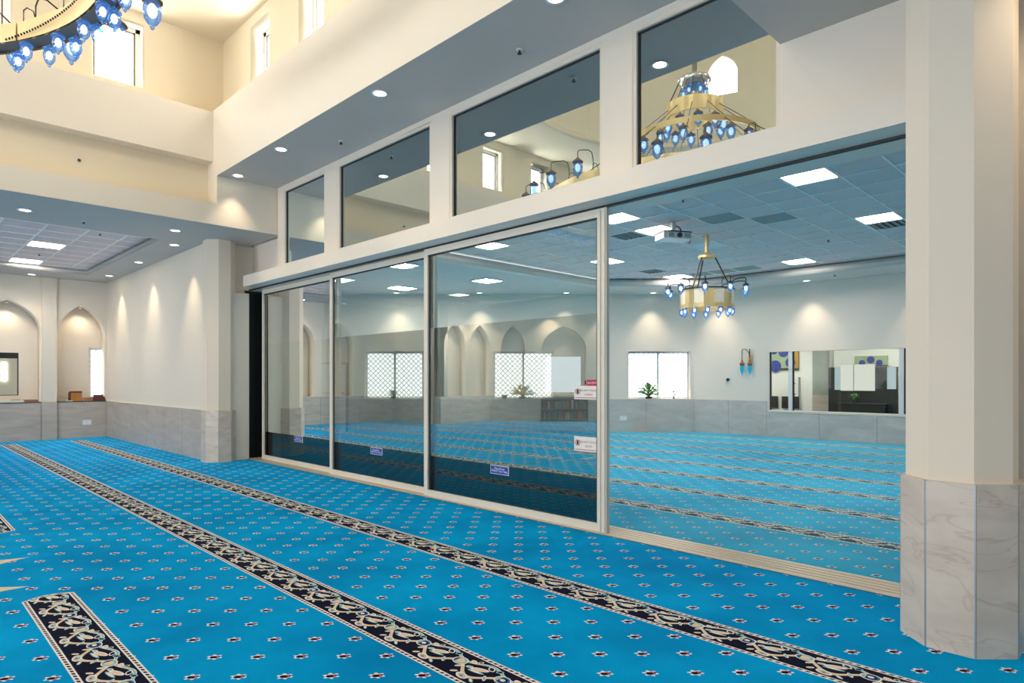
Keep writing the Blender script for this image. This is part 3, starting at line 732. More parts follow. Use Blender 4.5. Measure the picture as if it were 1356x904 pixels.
# ------------------------------------------------------------------ sliding doors
door_spec = [(1, 8.36, 10.95, 4.79), (2, 6.03, 8.50, 4.725), (3, 3.46, 6.15, 4.66)]
names = {1: 'sliding glass door leaf nearest the black pocket', 2: 'middle sliding glass door leaf', 3: 'sliding glass door leaf with warning stickers beside the open doorway'}
FB, FT = 0.488, 2.0
for idx, a, b_, xf in door_spec:
    o = bpy.data.objects.new('door_%d' % idx, None); C.objects.link(o); o.location = (xf, (a+b_)/2, 0.012); o['kind'] = 'structure'; o['label'] = names[idx]
    sw = 0.105 if idx == 3 else 0.085
    part('stile', MB().box(xf, xf+.045, a, a+sw, 0.012, 2.945), 'frame_cream', o)
    if idx == 3: part('pull_channel', MB().box(xf-.012, xf, a+.012, a+.03, 0.02, 2.93).box(xf-.012, xf, a+.062, a+.09, 0.02, 2.93), 'frame_cream', o)
    part('stile', MB().box(xf, xf+.045, b_-.07, b_, 0.012, 2.945), 'frame_cream', o)
    part('rail', MB().box(xf, xf+.045, a+sw, b_-.07, 0.012, 0.085), 'frame_cream', o)
    part('rail', MB().box(xf, xf+.045, a+sw, b_-.07, 2.87, 2.945), 'frame_cream', o)
    y0, y1 = a+sw, b_-.07
    part('gasket', MB().box(xf+.02, xf+.03, y1-.03, y1, .085, 2.87).box(xf+.005, xf+.03, y0, y1, 2.855, 2.87).box(xf+.005, xf+.03, y0, y0+.012, .085, 2.855), 'gasket', o)
    g_ = xf+.022
    for nm, z0, z1, mt, lb in (('glass_pane', FT, 2.87, 'glass_clear', 'clear upper glass'), ('mirror_film', FB, FT, 'glass_film', 'half-mirrored film on the glass'), ('dark_film', .085, FB, 'glass_dark', 'dark lower strip of the glass')):
        q = pane(nm, [(g_, y0, z0), (g_, y1, z0), (g_, y1, z1), (g_, y0, z1)], mt, o); q['label'] = lb
    # small blue notice
    cy = {1: 9.63, 2: 7.295, 3: 4.86}[idx]; wd = 0.275; z0, z1 = .392, .484
    st = part('blue_notice', MB().box(xf+.012, xf+.018, cy-wd/2, cy+wd/2, z0, z1), 'text_white', o, label='small blue notice with white lettering')
    part('notice_field', MB().box(xf+.0105, xf+.012, cy-wd/2+.006, cy+wd/2-.006, z0+.005, z1-.005), 'sticker_blue', st)
    for k_, (tx, zz) in enumerate((('Glass Door', .452), ('Watch Your Step', .426))):
        me = text_mesh(tx, 0.034, 'text_white'); me.transform(Matrix(((0, 0, -1, 0), (-1, 0, 0, 0), (0, 1, 0, 0), (0, 0, 0, 1))))
        t_ = link('lettering', me, st, Vector((xf+.0095, cy, zz))-Vector(o.location)-Vector(st.location))
    if idx == 3:
        for (zc_, hh, l1, l2) in ((0.794, 0.135, 'DO NOT TOUCH', 'DOOR'), (1.272, 0.125, 'DO NOT TOUCH', 'SCREEN')):
            cy = 3.70; wd = 0.285
            st = part('white_notice', MB().box(xf+.012, xf+.018, cy-wd/2, cy+wd/2, zc_-hh/2, zc_+hh/2), 'sticker_white', o, label='white notice with red lettering and round hand symbol')
            for tx, sz, zz in ((l1, .026, zc_+.02), (l2, .026, zc_-.018)):
                me = text_mesh(tx, sz, 'text_red'); me.transform(Matrix(((0, 0, -1, 0), (-1, 0, 0, 0), (0, 1, 0, 0), (0, 0, 0, 1))))
                link('lettering', me, st, Vector((xf+.010, cy-.028, zz))-Vector(o.location)-Vector(st.location))
            rg = MB()
            rg.tube([(xf+.010, cy+.10+.026*math.cos(t), zc_+.01+.026*math.sin(t)) for t in [2*PI*i_/14 for i_ in range(15)]], .003, 5)
            part('symbol_ring', rg, 'text_red', st)
            part('symbol_hand', MB().box(xf+.0095, xf+.011, cy+.09, cy+.11, zc_-.008, zc_+.028), 'plastic_black', st)
            part('red_line', MB().box(xf+.0105, xf+.012, cy-wd/2+.01, cy+wd/2-.01, zc_-hh/2+.012, zc_-hh/2+.018), 'text_red', st)
        st = part('red_notice', MB().box(xf+.012, xf+.018, 3.545, 3.735, 1.338, 1.392), 'sticker_red', o, label='small red notice with black figure symbol')
        part('symbol_field', MB().box(xf+.0105, xf+.012, 3.69, 3.73, 1.342, 1.388), 'tile_grey', st)
        part('symbol_figure', MB().box(xf+.0095, xf+.0105, 3.70, 3.718, 1.346, 1.384), 'plastic_black', st)
        me = text_mesh('NO ENTRY', .026, 'text_white'); me.transform(Matrix(((0, 0, -1, 0), (-1, 0, 0, 0), (0, 1, 0, 0), (0, 0, 0, 1))))
        link('lettering', me, st, Vector((xf+.010, 3.618, 1.362))-Vector(o.location)-Vector(st.location))
# floor track
tr = struct('trim_8', MB().box(4.622, 4.94, 0.9, 11.2, -0.002, 0.004), 'track_dark', 'sliding door floor track')
for i in range(5): part('track_rail', MB().box(4.626+i*.063, 4.626+i*.063+.043, 0.9, 11.2, 0.0, 0.014), 'track_metal', tr)

# ------------------------------------------------------------------ recessed lights and sprinklers
dl = thing('downlight', '', 'downlight')
part('trim_ring', MB().lathe([(.066, -.004), (.088, -.010), (.092, -.001), (.062, -.001)], 20, cap=False), 'metal_white', dl, (0, 0, 0), smooth=True)
part('lens', MB().lathe([(.068, -.0045), (.068, -.002)], 20), 'downlight_glow', dl, (0, 0, 0))
first = [True]
def downlight(x, y, z, label, group=None, power=SPOT, cone=84, to=None, sc=1.0):
    o = dl if first[0] else copy_tree(dl); first[0] = False
    o.location = (x, y, z); o.scale = (sc, sc, sc); tag(o, label, 'downlight', group)
    if not group and 'group' in o.keys(): del o['group']
    if power:
        s_ = spot((x, y, z-0.012), power, cone)
        if to is not None:
            d = Vector(to); s_.rotation_euler = d.to_track_quat('-Z', 'Y').to_euler()
SG = 'recessed downlights in the high soffit'
for x, y, lb in ((3.93, 9.83, 'round downlight in the corner of the high soffit, lighting the wall end'), (3.89, 8.29, 'round downlight in the high soffit above the leftmost upper window'), (3.885, 5.91, 'round downlight in the high soffit above the second upper window'), (3.92, 3.42, 'round downlight in the high soffit at the top edge of the photo')):
    downlight(x, y, 4.495, lb, None, SPOT*(1.0 if y > 9 else 0.7), 80, sc=1.0)
for x, y, lb in ((1.49, 11.04, 'round downlight under the lower beam, leftmost'), (3.37, 10.88, 'round downlight under the lower beam, near the far column'), (3.72, 12.06, 'round wall-washing downlight nearest the far column'), (3.77, 14.36, 'round wall-washing downlight in the middle of the spotlit wall'), (3.79, 16.72, 'round wall-washing downlight nearest the arched wall'), (2.51, 17.72, 'round downlight between the two arch niches')):
    downlight(x, y, 3.74, lb, None, SPOT*(2.2 if x > 3.7 else .8), 70)
downlight(3.525, 18.23, 3.10, 'small round light inside the top of the right arch niche', None, SPOT*.55, 120, sc=.4)
downlight(2.13, 18.23, 3.12, 'small round light inside the top of the left arch niche', None, SPOT*.55, 120, sc=.4)
downlight(0.65, 17.72, 3.74, 'round downlight above the arch niche just left of the photo')
downlight(-0.85, 17.72, 3.74, 'round downlight above the arch niche farthest left of the photo')
for x, y, lb in ((4.02, 0.08, 'nearest the right column'), (1.6, 0.9, 'in front of the camera, overhead'), (-0.6, 0.9, 'left of the camera, overhead'), (2.4, -1.6, 'behind the camera, to the right'), (0.2, -1.8, 'behind the camera')):
    downlight(x, y, 3.825, 'round downlight in the low soffit ' + lb, None, SPOT*1.3, 110)
for x, y in ((-3.6, 15.1), (-4.6, 15.1), (-6.3, 13.9), (-7.6, 12.6), (-8.7, 11.5)): downlight(x, y, 3.74, 'round downlight of the north-west corner, seen only in reflection', 'north-west downlights', SPOT*2.6, 100)
for px, lb in ((865, 'round downlight over the bright lattice window right of the door post'), (750, 'round downlight over the pale wall seen through the third door leaf, right one'), (635, 'round downlight over the pale wall seen through the third door leaf, left one'), (525, 'round downlight over the pale wall seen through the second door leaf')):
    xc = (px-678)/846*16.62; downlight((16.62+xc)*S2, (16.62-xc)*S2, Z2, lb, None, SPOT*1.9, 84)
for y, lb in ((7.85, 'round downlight on the far wall near the corner'), (5.55, 'round downlight above the wide internal window'), (3.25, 'round downlight above the wide window beside the right column')):
    downlight(15.05, y, Z2, lb, None, SPOT*1.9, 84)
spr = thing('sprinkler', '', 'sprinkler')
part('escutcheon', MB().lathe([(.035, 0), (.03, -.008), (.012, -.01)], 14), 'metal_white', spr, (0, 0, 0))
part('head', MB().lathe([(.010, -.006), (.012, -.03), (.022, -.034), (.022, -.04)], 10), 'bronze', spr, (0, 0, 0))
sfirst = [True]
def sprinkler(x, y, z, label, rx=0.0):
    o = spr if sfirst[0] else copy_tree(spr); sfirst[0] = False
    o.location = (x, y, z); o.rotation_euler = (rx, 0, 0); tag(o, label, 'sprinkler')
sprinkler(4.31, 7.46, 4.495, 'small sprinkler head in the high soffit above the second upper window')
sprinkler(4.30, 4.20, 4.495, 'small sprinkler head with bright ring in the high soffit above the third upper window')
sprinkler(2.0, 10.44, 4.40, 'small side sprinkler on the recessed strip between the beams', -PI/2)
sprinkler(2.21, 11.2, 3.74, 'small sprinkler head under the lower beam')
sprinkler(2.70, 12.5, 3.851, 'small sprinkler head among the tiles of the far-left coffer, nearer the beam')
sprinkler(2.30, 15.4, 3.851, 'small sprinkler head among the tiles of the far-left coffer, nearer the arches')
sprinkler(11.7, 3.95, cz-.006, 'small sprinkler head in the tile ceiling right of the chandelier')
sprinkler(14.6, 4.8, Z2, 'small sprinkler head in the soffit of the second room')
sprinkler(7.7, 4.45, cz-.006, 'small sprinkler head in the tile ceiling near the header')

# ------------------------------------------------------------------ glass lamps shared by the chandeliers
def lamp_meshes(tag_, h, r, capmat):
    g_ = MB().lathe([(r*.55, 0), (r*.78, -h*.10), (r*.98, -h*.28), (r, -h*.45), (r*.86, -h*.68), (r*.5, -h*.88), (r*.22, -h*.95), (r*.26, -h*1.03), (r*.08, -h*1.10)], 12).mesh('glass', 'lamp_glass', True)
    b_ = MB().lathe([(r*.2, -h*.12), (r*.48, -h*.25), (r*.55, -h*.42), (r*.4, -h*.58), (r*.1, -h*.66)], 10).mesh('bulb', 'bulb_glow', True)
    c_ = MB().lathe([(r*.12, h*.32), (r*.2, h*.26), (r*.55, h*.16), (r*1.08, h*.02), (r*1.12, -h*.05), (r*.6, -h*.02)], 12).mesh('cap', capmat, True)
    return g_, b_, c_
def lamp(parent, meshes, loc):
    o = link('lamp', meshes[0], parent, loc)
    link('bulb', meshes[1], o, (0, 0, 0)); link('cap', meshes[2], o, (0, 0, 0))
    return o

# ------------------------------------------------------------------ great chandelier
ZR = 4.50
ch = thing('chandelier', 'huge tiered gold ring chandelier with blue glass lamps in the top left corner', 'chandelier', (CX, CY, ZR))
def ringmesh(r0, r1, z0, z1, seg=96):
    return MB().lathe([(r0, z0), (r1, z0), (r1, z1), (r0, z1), (r0, z0)], seg, cap=False)
RO, RI = 2.85, 2.69
NP = 12
for k in range(NP):       # curved gold plates of the inner face
    a0, a1 = 2*PI*k/NP+0.004, 2*PI*(k+1)/NP-0.004; mb = MB(); n = 10
    for i in range(n):
        t0, t1 = a0+(a1-a0)*i/n, a0+(a1-a0)*(i+1)/n
        for (r, fl) in ((RI, 1), (RI+.02, 0)):
            q = [(r*math.cos(t0), r*math.sin(t0), 0.0), (r*math.cos(t1), r*math.sin(t1), 0.0), (r*math.cos(t1), r*math.sin(t1), .17), (r*math.cos(t0), r*math.sin(t0), .17)]
            mb.face(q if fl else q[::-1])
    part('gold_band', mb, 'gold_plate', ch, (0, 0, 0))
part('under_plate', ringmesh(RI+.02, RO-.02, .0, .02), 'under_grey', ch, (0, 0, 0))
for k in range(NP):
    a0, a1 = 2*PI*k/NP+0.004, 2*PI*(k+1)/NP-0.004; mb = MB(); n = 10
    for i in range(n):
        t0, t1 = a0+(a1-a0)*i/n, a0+(a1-a0)*(i+1)/n
        for (r, fl) in ((RO-.02, 1), (RO, 0)):
            q = [(r*math.cos(t0), r*math.sin(t0), 0.0), (r*math.cos(t1), r*math.sin(t1), 0.0), (r*math.cos(t1), r*math.sin(t1), .17), (r*math.cos(t0), r*math.sin(t0), .17)]
            mb.face(q if fl else q[::-1])
    part('gold_band', mb, 'gold', ch, (0, 0, 0))
part('rim', MB().lathe([(RO-.015, -.012), (RO+.012, -.012), (RO+.012, .012), (RO-.015, .012), (RO-.015, -.012)], 96, cap=False), 'cap_brown', ch, (0, 0, 0))
big = lamp_meshes('big', .235, .078, 'cap_brown'); small = lamp_meshes('small', .15, .05, 'lamp_glass')
NA = 30
armm = MB().tube([(RO-.05, 0, .17), (RO-.05, 0, .36), (RO-.02, 0, .455), (RO+.06, 0, .475), (RO+.2, 0, .44), (RO+.27, 0, .42), (RO+.30, 0, .39), (RO+.30, 0, .30)], .008, 5).tube([(RI, 0, .16), (RI, 0, .26), (RI+.03, 0, .30), (RI+.09, 0, .30), (RO-.03, 0, .17)], .006, 5).mesh('arm', 'bronze')
for k in range(NA):
    t = 2*PI*(k+.35)/NA
    a = link('arm', armm, ch, (0, 0, 0)); a.rotation_euler = (0, 0, t)
    lamp(ch, big, ((RO+.30)*math.cos(t), (RO+.30)*math.sin(t), .235))
for rr, n, z_ in ((RI+.045, 40, -.03), (RO-.035, 46, -.06)):
    for k in range(n):
        t = 2*PI*(k+.2)/n; lamp(ch, small, (rr*math.cos(t), rr*math.sin(t), z_))
# bead swag on the inner face
bm_ = MB(); T0, T1 = 0.17, 0.56
for i in range(30):
    f_ = i/29; t = T0+(T1-T0)*f_; bm_.lathe([(.004, -.011), (.011, 0), (.004, .011)], 6, c=((RI-.02)*math.cos(t), (RI-.02)*math.sin(t), .14-.13*f_))
part('bead_chain', bm_, 'bronze', ch, (0, 0, 0))
# upper tiers, hub dish, cables
for (r, z_, h_, nl, nm) in ((1.15, 1.25, .10, 18, 'middle_ring'), (.52, 1.72, .26, 10, 'top_ring')):
    part(nm, MB().lathe([(r-.02, 0), (r, 0), (r, h_), (r-.02, h_), (r-.02, 0)], 40, c=(0, 0, z_), cap=False), 'gold', ch, (0, 0, 0))
    for k in range(nl):
        t = 2*PI*k/nl; lamp(ch, big, (r*math.cos(t), r*math.sin(t), z_-.09))
part('hub_dish', MB().lathe([(.03, 2.25), (.2, 2.3), (.30, 2.42), (.30, 2.46), (.05, 2.6), (.03, 4.6)], 24), 'chrome', ch, (0, 0, 0), smooth=True)
part('canopy', MB().lathe([(.25, 6.9), (.2, 6.8), (.04, 6.7), (.03, 4.6)], 20), 'gold', ch, (0, 0, 0))
for k in range(6):
    t = 2*PI*k/6; lamp(ch, small, (.2*math.cos(t), .2*math.sin(t), 2.27))
cb = MB()
for k in range(12):
    t = 2*PI*k/12+.1; c_, s_ = math.cos(t), math.sin(t)
    cb.tube([(.28*c_, .28*s_, 2.44), (.5*c_, .5*s_, 1.98)], .006, 4)
    cb.tube([(.52*c_, .52*s_, 1.85), (1.14*c_, 1.14*s_, 1.34)], .006, 4)
    cb.tube([(1.15*c_, 1.15*s_, 1.3), (RI*c_, RI*s_, .16)], .008, 4)
part('cable', cb, 'bronze', ch, (0, 0, 0))['kind'] = 'stuff'

# ------------------------------------------------------------------ small chandelier in the second room
HX, HY = 9.90, 5.275
c2 = thing('chandelier', 'small gold drum chandelier hanging on three dark rods in the second room', 'chandelier', (HX, HY, 2.62)); c2.scale = (.925, .925, .925)
part('ceiling_rod', MB().lathe([(.035, .93), (.035, 1.29), (.05, 1.295)], 12), 'gold', c2, (0, 0, 0))
part('hub', MB().lathe([(.06, .84), (.16, .87), (.16, .91), (.08, .95), (.04, .97)], 16), 'gold', c2, (0, 0, 0))
rd = MB()
for k in range(3):
    t = 2*PI*k/3+PI/4+.15; rd = MB().tube([(.14*math.cos(t), .14*math.sin(t), .89), (.44*math.cos(t), .44*math.sin(t), .26)], .013, 6)
    part('rod', rd, 'bronze', c2, (0, 0, 0))
NB = 16
for k in range(NB):
    a0, a1 = 2*PI*k/NB+.01, 2*PI*(k+1)/NB-.01; mb = MB(); r = .47
    P_ = [(r*math.cos(a), r*math.sin(a)) for a in (a0, (a0+a1)/2, a1)] + [((r-.015)*math.cos(a), (r-.015)*math.sin(a)) for a in (a1, (a0+a1)/2, a0)]
    part('gold_panel', MB().prism(P_, .02, .28), 'gold' if k % 2 else 'gold_fret', c2, (0, 0, 0))
part('hoop', MB().lathe([(.45, .275), (.49, .275), (.49, .295), (.45, .295), (.45, .275)], 32, cap=False), 'bronze', c2, (0, 0, 0))
part('hoop', MB().lathe([(.44, -.05), (.475, -.05), (.475, .02), (.44, .02), (.44, -.05)], 32, cap=False), 'gold', c2, (0, 0, 0))
mid = lamp_meshes('mid', .155, .056, 'bronze'); sm2 = lamp_meshes('sm2', .12, .045, 'lamp_glass')
ar = MB().tube([(.46, 0, .29), (.46, 0, .40), (.50, 0, .44), (.58, 0, .455), (.68, 0, .455), (.70, 0, .44), (.70, 0, .38)], .009, 5).mesh('arm', 'bronze')
for k in range(10):
    t = 2*PI*k/10+.45; a = link('arm', ar, c2, (0, 0, 0)); a.rotation_euler = (0, 0, t); lamp(c2, mid, (.70*math.cos(t), .70*math.sin(t), .325))
for k in range(12):
    t = 2*PI*k/12; lamp(c2, sm2, (.44*math.cos(t), .44*math.sin(t), -.06))

# ------------------------------------------------------------------ projector
pj = thing('projector', 'white projector hanging from the tile ceiling left of the small chandelier', 'projector', (8.74, 5.22, 3.54), PI*.75-PI+.25); pj.scale = (.93, .93, .93)
part('body', MB().box(-.25, .25, -.16, .16, 0, .105), 'plastic_white', pj, (0, 0, 0))
part('top_cover', MB().box(-.252, .252, -.162, .162, .105, .125), 'plastic_black', pj, (0, 0, 0))
part('lens', MB().tube([(0.03, -.16, .055), (0.03, -.185, .055)], .042, 16), 'plastic_black', pj, (0, 0, 0))
part('grille', MB().box(.12, .235, -.164, -.16, .02, .09), 'tile_grey', pj, (0, 0, 0))
part('grille', MB().box(-.16, -.07, -.164, -.16, .02, .09), 'tile_grey', pj, (0, 0, 0))
part('mount_pole', MB().box(-.03, .03, -.03, .03, .16, .30), 'metal_white', pj, (0, 0, 0))
part('mount_plate', MB().box(-.10, .10, -.06, .06, .125, .16), 'metal_white', pj, (0, 0, 0))
part('mount_arm', MB().tube([(.03, 0, .24), (.12, 0, .22), (.16, .02, .17), (.16, .02, .125)], .012, 6), 'plastic_black', pj, (0, 0, 0))
part('cable', MB().tube([(.25, -.05, .06), (.29, -.05, .04), (.28, -.05, -.04), (.24, -.05, -.03)], .008, 5), 'plastic_black', pj, (0, 0, 0))

# ------------------------------------------------------------------ wall light, thermostat, outlets
sc_ = thing('wall_light', 'brass double-arm wall light with two blue glass drops left of the wide window', 'wall light', (15.42, 7.04, 1.78))
part('back_plate', MB().box(-.03, 0, -.06, .05, .0, .20), 'gold', sc_, (0, 0, 0))
for yy, mt in ((.17, 'sconce_glow'), (-.03, 'sconce_glow')):
    part('arm', MB().tube([(-.03, 0.0, .15), (-.05, .0+yy*.1, .28), (-.08, yy*.5, .36), (-.10, yy*.9, .36), (-.10, yy, .30), (-.10, yy, .08)], .010, 6), 'bronze', sc_, (0, 0, 0))
    part('cap', MB().lathe([(.012, .10), (.03, .04), (.065, 0), (.05, -.03), (.045, -.06)], 10, c=(-.10, yy, 0)), 'cap_brown', sc_, (0, 0, 0))
    part('glass_drop', MB().lathe([(.045, -.06), (.045, -.14), (.03, -.21), (.012, -.25), (.006, -.30)], 10, c=(-.10, yy, 0)), mt, sc_, (0, 0, 0), smooth=True)
th = thing('thermostat', 'small white thermostat with round black dial on the far wall', 'thermostat', (15.42, 7.62, 1.36))
part('plate', MB().box(-.012, 0, -.07, .07, -.05, .09), 'plastic_white', th, (0, 0, 0))
part('dial', MB().tube([(-.012, 0, .02), (-.035, 0, .02)], .042, 16), 'plastic_black', th, (0, 0, 0))
def outlet(name, loc, rz, label):
    t = thing(name, label, 'outlet', loc, rz)
    part('plate', MB().box(-.09, .09, -.012, 0, -.06, .06), 'plastic_white', t, (0, 0, 0))
    for sx in (-.045, .045): part('socket', MB().box(sx-.02, sx+.02, -.015, -.012, -.035, .035), 'tile_light', t, (0, 0, 0))
outlet('outlet', (3.62, 18.028, .36), 0, 'white double outlet on the stone below the right arch niche')
q = D0+U*du(825)-N*.022; outlet('outlet', (q.x, q.y, .36), -PI/4, 'white double outlet on the grey stone beside the right door post')

# ------------------------------------------------------------------ things on the niche ledges
bx = thing('wooden_box', 'orange wooden box with dark lid on the right niche ledge', 'box', (3.42, 18.2, .87))
part('body', MB().box(-.10, .12, -.08, .08, 0, .20), 'wood_orange', bx, (0, 0, 0))
part('lid', MB().box(-.105, .125, -.085, .085, .20, .235), 'wood_dark', bx, (0, 0, 0))
part('side_panel', MB().box(-.125, -.10, -.08, .08, 0, .215), 'wood_dark', bx, (0, 0, 0))
def book(loc, sz, cov, label, rz=0.0, group=None):
    t = thing('book', label, 'book', loc, rz, group); a, b_, h = sz[0]/2, sz[1]/2, sz[2]
    part('cover', MB().box(-a, a, -b_, b_, 0, h*.15).box(-a, a, -b_, b_, h*.85, h).box(-a, a, -b_, -b_+.008, h*.15, h*.85), cov, t, (0, 0, 0))
    part('pages', MB().box(-a+.006, a-.006, -b_+.008, b_-.006, h*.15, h*.85), 'paper', t, (0, 0, 0))
    return t
book((3.14, 18.2, .87), (.17, .22, .07), 'book_tan', 'tan book lying on the right niche ledge, left of the wooden box')
book((3.27, 18.17, .87), (.14, .18, .02), 'paper', 'thin pale booklet on the right niche ledge beside the wooden box', .1)
book((3.67, 18.14, .87), (.22, .18, .05), 'wood_orange', 'orange-brown book on the right niche ledge, right of the wooden box', .2)
book((3.66, 18.15, .92), (.18, .16, .03), 'book_brown', 'small brown book on top of the orange-brown book')
book((3.88, 18.13, .87), (.26, .18, .05), 'book_maroon', 'dark maroon book at the bottom of the corner stack')
book((3.86, 18.14, .92), (.26, .18, .05), 'book_maroon', 'dark maroon book in the middle of the corner stack', .15)
book((3.88, 18.14, .97), (.20, .16, .045), 'book_maroon', 'dark maroon book at the top of the corner stack', -.2)
book((2.55, 18.18, .87), (.26, .20, .055), 'book_brown', 'brown book on the left niche ledge beside the pilaster')
book((2.30, 18.16, .87), (.22, .20, .04), 'paper', 'pale book in the middle of the left niche ledge', .15)
book((2.28, 18.17, .91), (.18, .16, .03), 'book_tan', 'small tan book on top of the pale book', -.1)
book((2.08, 18.16, .87), (.24, .18, .035), 'paper', 'pale booklet on the left niche ledge at the photo edge')

# ------------------------------------------------------------------ potted plants on the window sills
def plant(loc, label, h, spread, nleaf, mat, pot=(.09, .07, .10), lw=.05):
    t = thing('potted_plant', label, 'plant', loc)
    part('pot', MB().lathe([(pot[1], 0), (pot[0], pot[2]), (pot[0]*.9, pot[2]), (pot[0]*.85, pot[2]*.85)], 14), 'soil_pot', t, (0, 0, 0))
    lf, stm = MB(), MB()
    for i in range(nleaf):
        a = 2.399*i; el = .25+1.1*random.random(); l = (.55+.45*random.random())
        d = Vector((math.cos(a)*math.cos(el)*spread, math.sin(a)*math.cos(el)*spread, math.sin(el)*h))*l
        p = Vector((0, 0, pot[2]*.9)); q = p+d; sd = d.cross(z).normalized()*lw*.5; tip = q+d.normalized()*lw*1.2-z*lw*.5
        lf.face([q-d.normalized()*lw*.6, q+sd+z*.01, tip, q-sd+z*.01])
        stm.tube([p, p+d*.5+z*.03, q], .004, 3)
    part('foliage', lf, mat, t, (0, 0, 0))['kind'] = 'stuff'
    part('stems', stm, 'leaf_green', t, (0, 0, 0))['kind'] = 'stuff'
def sill(px, dep=.10): q = D0+U*du(px)+N*dep; return (q.x, q.y, .874)
plant(sill(860, .085), 'leafy green potted plant on the sill of the bright window right of the door post', .36, .32, 110, 'leaf_green', (.09, .08, .06), .07)
plant(sill(893, .07), 'thin little sprig in a pot on the sill, right of the leafy plant', .20, .07, 7, 'leaf_green', (.03, .025, .03), .05)
plant(sill(692, .085), 'wide pale potted plant on the sill seen through the third door leaf', .32, .38, 100, 'leaf_pale', (.10, .08, .06), .08)
plant(sill(520, .085), 'small potted plant on the sill seen through the second door leaf', .18, .16, 40, 'leaf_green', (.07, .06, .06))
t = thing('pot', 'small dark pot on the sill left of the wide pale plant', 'pot', sill(668, .08))
part('body', MB().lathe([(.06, 0), (.08, .09), (.075, .09), (.07, .07)], 14), 'soil_pot', t, (0, 0, 0)); part('rim', MB().lathe([(.076, .08), (.088, .085), (.088, .10), (.076, .10)], 14), 'book_green', t, (0, 0, 0))

# ------------------------------------------------------------------ low bookcase in the north-west niche (seen in the film)
A0, A1 = Vector((-10.0, 10.7, 0)), Vector((-5.2, 15.5, 0)); UU = (A1-A0).normalized(); NN = Vector((UU.y, -UU.x, 0))
q = A0+UU*4.4+NN*.20
bc = thing('bookcase', 'low dark two-shelf bookcase reflected in the door film', 'bookcase', (q.x, q.y, 0), PI/4)
part('back', MB().box(-.75, .75, .12, .14, .05, .80), 'book_black', bc, (0, 0, 0))
for zz in (.05, .40, .78): part('shelf', MB().box(-.75, .75, -.15, .12, zz, zz+.025), 'ledge_dark', bc, (0, 0, 0))
for xx in (-.77, .75): part('side', MB().box(xx, xx+.02, -.15, .14, .0, .805), 'ledge_dark', bc, (0, 0, 0))
ORD = 'first second third fourth fifth sixth seventh eighth ninth tenth eleventh twelfth thirteenth fourteenth fifteenth sixteenth seventeenth eighteenth nineteenth twentieth'.split()
for zz in (.075, .425):
    for i in range(20):
        h = .2+.08*random.random(); bk_ = ('book_red', 'book_green', 'book_brown', 'book_black', 'book_tan', 'book_maroon')[random.randrange(6)]
        p_ = q + UU*(-.68+.07*i)
        t = thing('book', '%s book, %s from the left on the %s shelf of the low bookcase' % (bk_[5:], ORD[i], 'lower' if zz < .2 else 'upper'), 'book', (p_.x, p_.y, zz), PI/4, 'books in the low bookcase')
        part('cover', MB().box(-.025, .025, -.10, .08, 0, h), bk_, t, (0, 0, 0))

# ------------------------------------------------------------------ stand-in room behind the wide window, added to imitate its mirror reflection
struct('floor.002', MB().box(15.64, 20, -1, 10, -.1, 0), 'navy_floor')
lw_ = struct('wall_reflection', MB().box(18.6, 18.75, -1, 10.2, 0, 3.2), 'reflection_white', 'white wall of the added room imitating the reflection in the wide window')
struct('wall_reflection_north', MB().box(15.64, 18.7, 10, 10.2, 0, 3.2), 'reflection_white'); struct('wall_reflection_south', MB().box(15.64, 18.7, -1.2, -1, 0, 3.2), 'reflection_white')
lcz = struct('ceiling.008', MB().box(15.64, 18.7, -1, 10, 3.0, 3.2), 'reflection_white')
troffer((16.9, 7.6, 2.96), 'square ceiling light added to the stand-in reflection room, behind the left pane', 1.19, .59)
troffer((16.9, 4.6, 2.96), 'square ceiling light added to the stand-in reflection room', 1.19, .59)
f = MB()
for q_ in ((LY0, LY0+.04, LZ0, LZ1), (LY1-.04, LY1, LZ0, LZ1), (LY0+.04, LY1-.04, LZ0, LZ0+.05), (LY0+.04, LY1-.04, LZ1-.05, LZ1)): f.box(15.40, 15.52, *q_)
wl = struct('window_70', f, 'trim_paint', 'wide internal window in the far wall of the second room')
for yy in (6.06, 3.74): part('mullion', MB().box(15.41, 15.50, yy-.045, yy+.045, LZ0+.05, LZ1-.05), 'metal_white', wl)
for a, b_ in ((6.105, 6.56), (3.785, 6.015), (3.14, 3.695)):
    pane('glass_pane', [(15.46, a, LZ0+.05), (15.46, b_, LZ0+.05), (15.46, b_, LZ1-.05), (15.46, a, LZ1-.05)], 'glass_internal', wl)  # panes are clear; the mirrored view is modelled behind them
    part('gasket', MB().box(15.44, 15.47, b_-.03, b_, LZ0+.05, LZ1-.05), 'gasket', wl)
def lob(px, X): a = (px-678)/846; return X*(1-a)/(1+a)
def lobz(px, py, X): a = (px-678)/846; zc_ = 2*X*S2/(1+a)*1.0; zc_ = X/(S2*(1+a)); return 1.4+(501.5-py)/846*zc_
def panel_art(px0, px1, py0, py1, X, label, circles, mat='art_green'):
    y0, y1 = lob(px1, X), lob(px0, X); z1, z0 = lobz(px0, py0, X), lobz(px0, py1, X)
    t = thing('artwork', label, 'artwork', (X, (y0+y1)/2, z0)); w_, h_ = (y1-y0)/2, z1-z0
    part('canvas', MB().box(-.04, 0, -w_, w_, 0, h_), mat, t, (0, 0, 0))
    part('lower_edge', MB().box(-.045, -.04, -w_, w_, 0, h_*.08), 'reflection_dark', t, (0, 0, 0))
    for (cy, cz_, r) in circles:
        part('blue_disc', MB().tube([(-.04, cy*w_, cz_*h_), (-.048, cy*w_, cz_*h_)], r*h_, 20), 'art_blue', t, (0, 0, 0))
XL = 18.59
